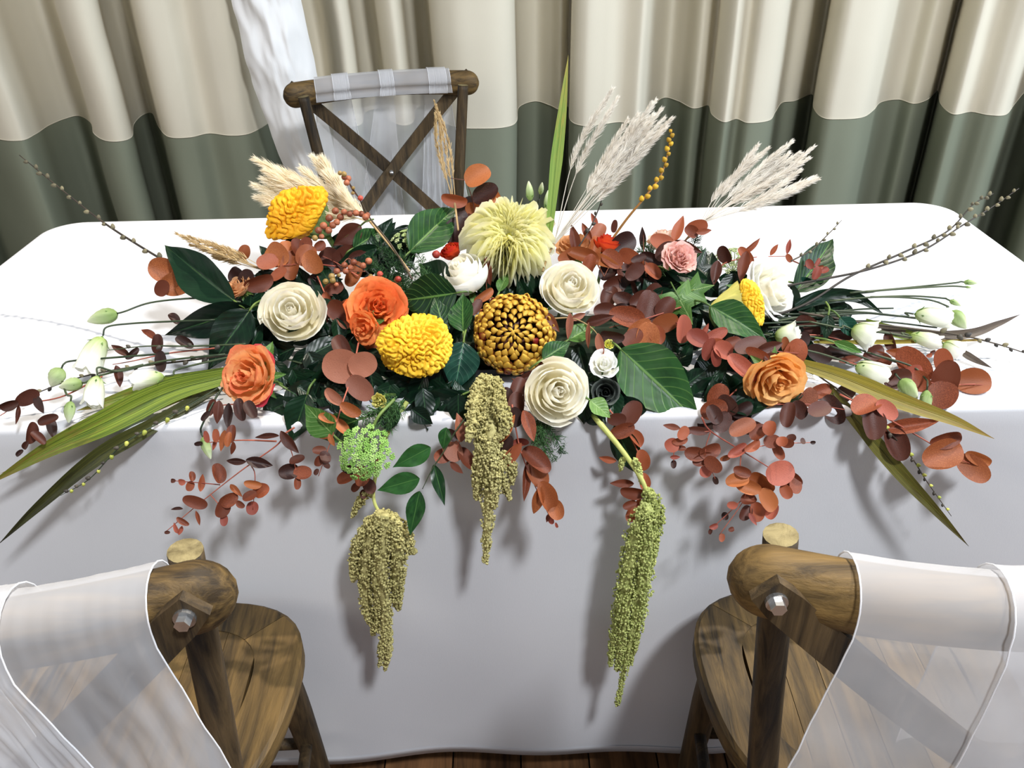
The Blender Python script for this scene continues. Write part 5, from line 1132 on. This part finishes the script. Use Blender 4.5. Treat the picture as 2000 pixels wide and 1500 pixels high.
E('rose red eucalyptus running from the large leaf to the apricot rose', [[(1320, 630), (1370, 660), (1430, 695), (1475, 730)]],
 [(1333, 642, 54, 32, 265, 3), (1362, 660, 44, 36, 150, 3), (1394, 658, 56, 26, 30, 3), (1386, 682, 44, 24, 250, 3), (1413, 684, 44, 36, 330, 3), (1450, 718, 70, 34, -42, 3), (1404, 672, 50, 22, 350, 1), (1398, 700, 36, 20, 280, 3), (1430, 672, 40, 26, 20, 1), (1376, 645, 30, 12, 60, 3)], dy=-.02, jit=.006)
E('maroon eucalyptus with glossy leaves over the apricot rose', [[(1440, 680), (1500, 685), (1560, 690)]], [(1464, 676, 64, 36, 15, 2), (1500, 680, 64, 28, 20, 2), (1516, 708, 50, 30, 330, 2), (1552, 688, 54, 46, 60, 1), (1536, 676, 34, 18, 95, 0), (1480, 690, 46, 24, 340, 1), (1556, 712, 34, 26, 290, 1)], dy=-.035, jit=.006)
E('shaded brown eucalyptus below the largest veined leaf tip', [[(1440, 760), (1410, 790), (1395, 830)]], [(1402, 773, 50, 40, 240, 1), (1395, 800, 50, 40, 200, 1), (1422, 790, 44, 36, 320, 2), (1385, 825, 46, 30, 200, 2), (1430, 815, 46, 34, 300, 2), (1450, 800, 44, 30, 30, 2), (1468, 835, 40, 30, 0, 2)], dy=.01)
E('russet eucalyptus sprig at the base of the silvery plume and ochre twig', [[(1180, 540), (1155, 490), (1150, 445)], [(1180, 540), (1200, 500), (1215, 470)]],
 [(1121, 468, 58, 22, 100, 1), (1147, 452, 40, 16, 120, 1), (1160, 432, 34, 12, 110, 3), (1168, 455, 44, 30, 60, 4), (1200, 442, 24, 13, 80, 2), (1216, 476, 54, 46, 30, 2), (1179, 512, 76, 24, -20, 0), (1139, 500, 66, 30, 160, 0), (1196, 506, 46, 34, 320, 1), (1160, 485, 54, 26, 75, 0), (1110, 500, 46, 26, 200, 0), (1230, 500, 44, 34, 340, 1), (1150, 520, 50, 26, 250, 1)], dy=.01, smat='eucbrown')
E('dark eucalyptus leaves upright between the rosebuds', [[(1262, 540), (1258, 500), (1256, 450)]], [(1256, 466, 44, 14, 92, 2), (1272, 505, 46, 22, -25, 2), (1248, 505, 30, 16, 200, 2), (1240, 530, 40, 30, 220, 2), (1275, 530, 40, 26, 320, 1)], dy=.005, smat='eucbrown')
E('deep maroon eucalyptus massed beside the ivory rose over the bronze chrysanthemum', [[(1280, 600), (1230, 560), (1190, 530)]],
 [(1190 + dx, 530 + dy_, 46, 34, a, t) for dx, dy_, a, t in [(0, 0, 40, 2), (30, 5, 100, 2), (55, -5, 20, 1), (10, 25, 200, 2), (40, 30, 300, 2), (70, 25, 350, 2), (0, 50, 250, 2), (28, 58, 150, 2), (60, 55, 30, 2), (85, 45, 60, 2), (20, 82, 210, 2), (50, 85, 320, 2), (80, 78, 10, 1), (100, 68, 80, 2), (-8, 78, 180, 2), (110, 95, 40, 2)]], dy=.03)
E('russet eucalyptus star sprig before the blush rosebud', [[(1330, 520), (1318, 485), (1312, 470)], [(1318, 485), (1345, 465), (1375, 445)]], [(1325, 449, 56, 22, 68, 1), (1293, 474, 54, 34, 165, 1), (1344, 482, 58, 20, -22, 2), (1300, 492, 46, 34, 220, 2), (1312, 490, 40, 22, 280, 4), (1360, 444, 42, 30, 20, 1), (1374, 452, 30, 13, 10, 1), (1350, 452, 30, 24, 150, 1)], dy=-.005, smat='eucbrown')
E('russet eucalyptus twig crossing behind the loose white rose', [[(1395, 535), (1420, 512), (1480, 502), (1545, 500)]], [(1416, 497, 36, 28, 110, 2), (1398, 533, 50, 22, 260, 2), (1457, 500, 40, 20, 130, 1), (1453, 521, 64, 24, 260, 1), (1469, 480, 42, 12, 38, 1), (1512, 488, 26, 10, 55, 1), (1540, 482, 32, 10, 78, 3), (1541, 504, 18, 12, 300, 1)], dy=.0, smat='eucstem')
E('tiny red eucalyptus tip on the upright glossy leaf', [[(1545, 508), (1575, 520), (1615, 530)]], [(1582, 516, 20, 16, 120, 3), (1596, 512, 18, 10, 60, 3), (1594, 533, 28, 18, 250, 3), (1610, 528, 18, 14, 20, 3), (1603, 521, 14, 9, 0, 1)], dy=-.002)
E('tall russet eucalyptus above the lemon chrysanthemum', [[(930, 470), (925, 400), (910, 352)], [(910, 352), (880, 348)]], [(933, 344, 54, 46, 30, 0), (948, 379, 54, 38, 30, 2), (966, 388, 42, 26, 300, 0), (887, 390, 52, 28, 170, 1), (908, 404, 48, 36, 220, 2), (893, 452, 60, 50, 240, 2), (930, 412, 44, 30, 330, 0), (905, 435, 44, 36, 250, 2)], dy=.02, smat='eucbrown', jit=.008)
E('narrow brown eucalyptus sprig below the ivory rose over the bronze chrysanthemum', [[(1080, 622), (1120, 622), (1155, 640), (1175, 665)]], [(1080, 630, 44, 19, 300, 4), (1111, 637, 52, 15, 265, 4), (1149, 657, 54, 10, 268, 4), (1172, 624, 54, 22, 15, 2), (1173, 674, 48, 18, 282, 4), (1196, 657, 46, 28, 350, 2), (1130, 618, 36, 14, 20, 4)], dy=-.03, jit=.004, smat='straw')
E('thin brown eucalyptus leaves beside the bronze chrysanthemum', [[(960, 600), (950, 560), (955, 520)]], [(945, 577, 44, 20, 215, 0), (952, 531, 62, 15, 278, 1), (930, 600, 36, 20, 240, 2)], dy=-.005, smat='eucbrown')
E('dark brown eucalyptus leaves beneath the bronze chrysanthemum', [[(1000, 740), (1020, 750), (1040, 770)]], [(1030, 737, 56, 20, 200, 2), (1010, 760, 50, 30, 250, 2), (1035, 775, 50, 30, 290, 2), (1010, 790, 50, 34, 270, 2), (985, 775, 40, 30, 240, 2)], dy=.01, smat='eucbrown')
E('small russet eucalyptus leaves beneath the bright green lace umbel', [[(745, 880), (725, 925), (715, 960)]], [(676, 934, 36, 26, 200, 1), (705, 930, 40, 34, 270, 1), (722, 950, 30, 26, 300, 2), (695, 952, 20, 16, 230, 1), (710, 965, 18, 14, 270, 2), (682, 915, 30, 22, 160, 2)], dy=.0, jit=.005)
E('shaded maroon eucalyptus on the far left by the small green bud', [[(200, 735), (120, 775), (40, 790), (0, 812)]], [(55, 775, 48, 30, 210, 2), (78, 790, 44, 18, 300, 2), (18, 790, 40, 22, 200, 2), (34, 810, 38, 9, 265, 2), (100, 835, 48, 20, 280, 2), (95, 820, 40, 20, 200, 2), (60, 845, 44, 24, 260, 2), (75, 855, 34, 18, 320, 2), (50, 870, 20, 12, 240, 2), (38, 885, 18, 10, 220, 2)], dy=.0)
E('thin brown leaves on a pale pink stem among the left lisianthus', [[(420, 680), (330, 690), (260, 705), (220, 712)]], [(290, 652, 44, 16, 140, 1), (307, 672, 40, 22, 265, 2), (315, 705, 40, 24, 275, 2), (230, 735, 44, 18, 280, 2), (258, 690, 30, 14, 220, 2), (340, 622, 30, 18, 130, 2), (360, 668, 40, 20, 150, 2), (236, 685, 44, 15, 150, 2)], dy=.01)

# ---- dark green filler sprigs pushed into the foam
rf = random.Random(77)
fills = [('dark glossy foliage sprig in the shade below the full ivory rose', 590, 700, 110, 60), ('dark glossy foliage sprig between the full ivory rose and golden brain celosia', 690, 690, 80, 70), ('dark glossy foliage sprig between the bronze chrysanthemum and teal leaf', 880, 640, 70, 80), ('dark glossy foliage sprig behind the folded broad green leaf', 770, 600, 70, 60), ('dark glossy foliage sprig beneath the lemon chrysanthemum', 990, 560, 90, 40), ('dark glossy foliage sprig around the small white spray rose', 1150, 720, 80, 70), ('dark glossy foliage sprig between the rose red eucalyptus and largest veined leaf', 1330, 690, 90, 70), ('dark glossy foliage sprig behind the apricot rose', 1450, 740, 80, 60), ('dark glossy foliage sprig behind the yellow fan celosia', 1400, 590, 100, 50), ('dark glossy foliage sprig behind the dusty pink carnation', 1290, 560, 80, 50), ('dark glossy foliage sprig at the table edge below golden brain celosia', 740, 770, 110, 40), ('dark glossy foliage sprig at the table edge by the gold green amaranth', 890, 780, 90, 40), ('dark glossy foliage sprig at the left below the dark pointed leaves', 520, 660, 60, 40), ('dark glossy foliage sprig under the right lisianthus stems', 1560, 620, 80, 30), ('dark glossy foliage sprig behind the berries', 740, 480, 80, 40), ('dark glossy foliage sprig left of the loose berries', 620, 580, 60, 50), ('dark glossy foliage sprig below the small grey shaded bud', 1215, 785, 80, 26), ('dark glossy foliage sprig under the pink brown coin eucalyptus', 620, 765, 90, 40), ('dark glossy foliage sprig beside the small peach bloom', 490, 590, 50, 40), ('dark glossy foliage sprig between maroon eucalyptus and the apricot rose', 1500, 690, 80, 40)]
for lb, cx, cy, wx, wy in fills:
    lv = []
    for k in range(20):
        lv.append((cx+rf.uniform(-wx, wx)*.95, cy+rf.uniform(-wy, wy)*.95, rf.uniform(50, 90), rf.uniform(30, 48), rf.uniform(0, 360), 'leaf_dk', 'lance'))
    spray('foliage_sprig', lb, 'foliage', [[(cx, cy+10), (cx-wx*.3, cy), (cx-wx*.6, cy-wy*.3)], [(cx, cy+10), (cx+wx*.5, cy-wy*.2)]], lv, 'stem_dk', .0014, dy=.036, group='dark glossy filler sprigs', jit=.012)
# slim green stems bundled to the right
for i, (a, b, c, d) in enumerate([((1500, 622), (1600, 618), (1700, 612), (1790, 622)), ((1480, 632), (1600, 628), (1720, 628), (1830, 640)), ((1490, 615), (1590, 612), (1680, 604), (1745, 602)), ((1500, 640), (1620, 636), (1740, 640), (1870, 655)), ((1510, 628), (1640, 610), (1760, 618), (1850, 628)), ((1495, 652), (1600, 660), (1700, 690), (1790, 722))]):
    o = part('stem', mesh('stem', *tube(smooth_path([tuple(q) for q in pts3([a, b, c, d], .012)], 30), [.0016, .0011], 6), mat=M_['stem_dk'])); o.name = 'flower_stem'
    tag(o, 'slim dark green flower stem in the bundle beside the loose white rose', 'stem', 'slim stems beside the loose white rose')
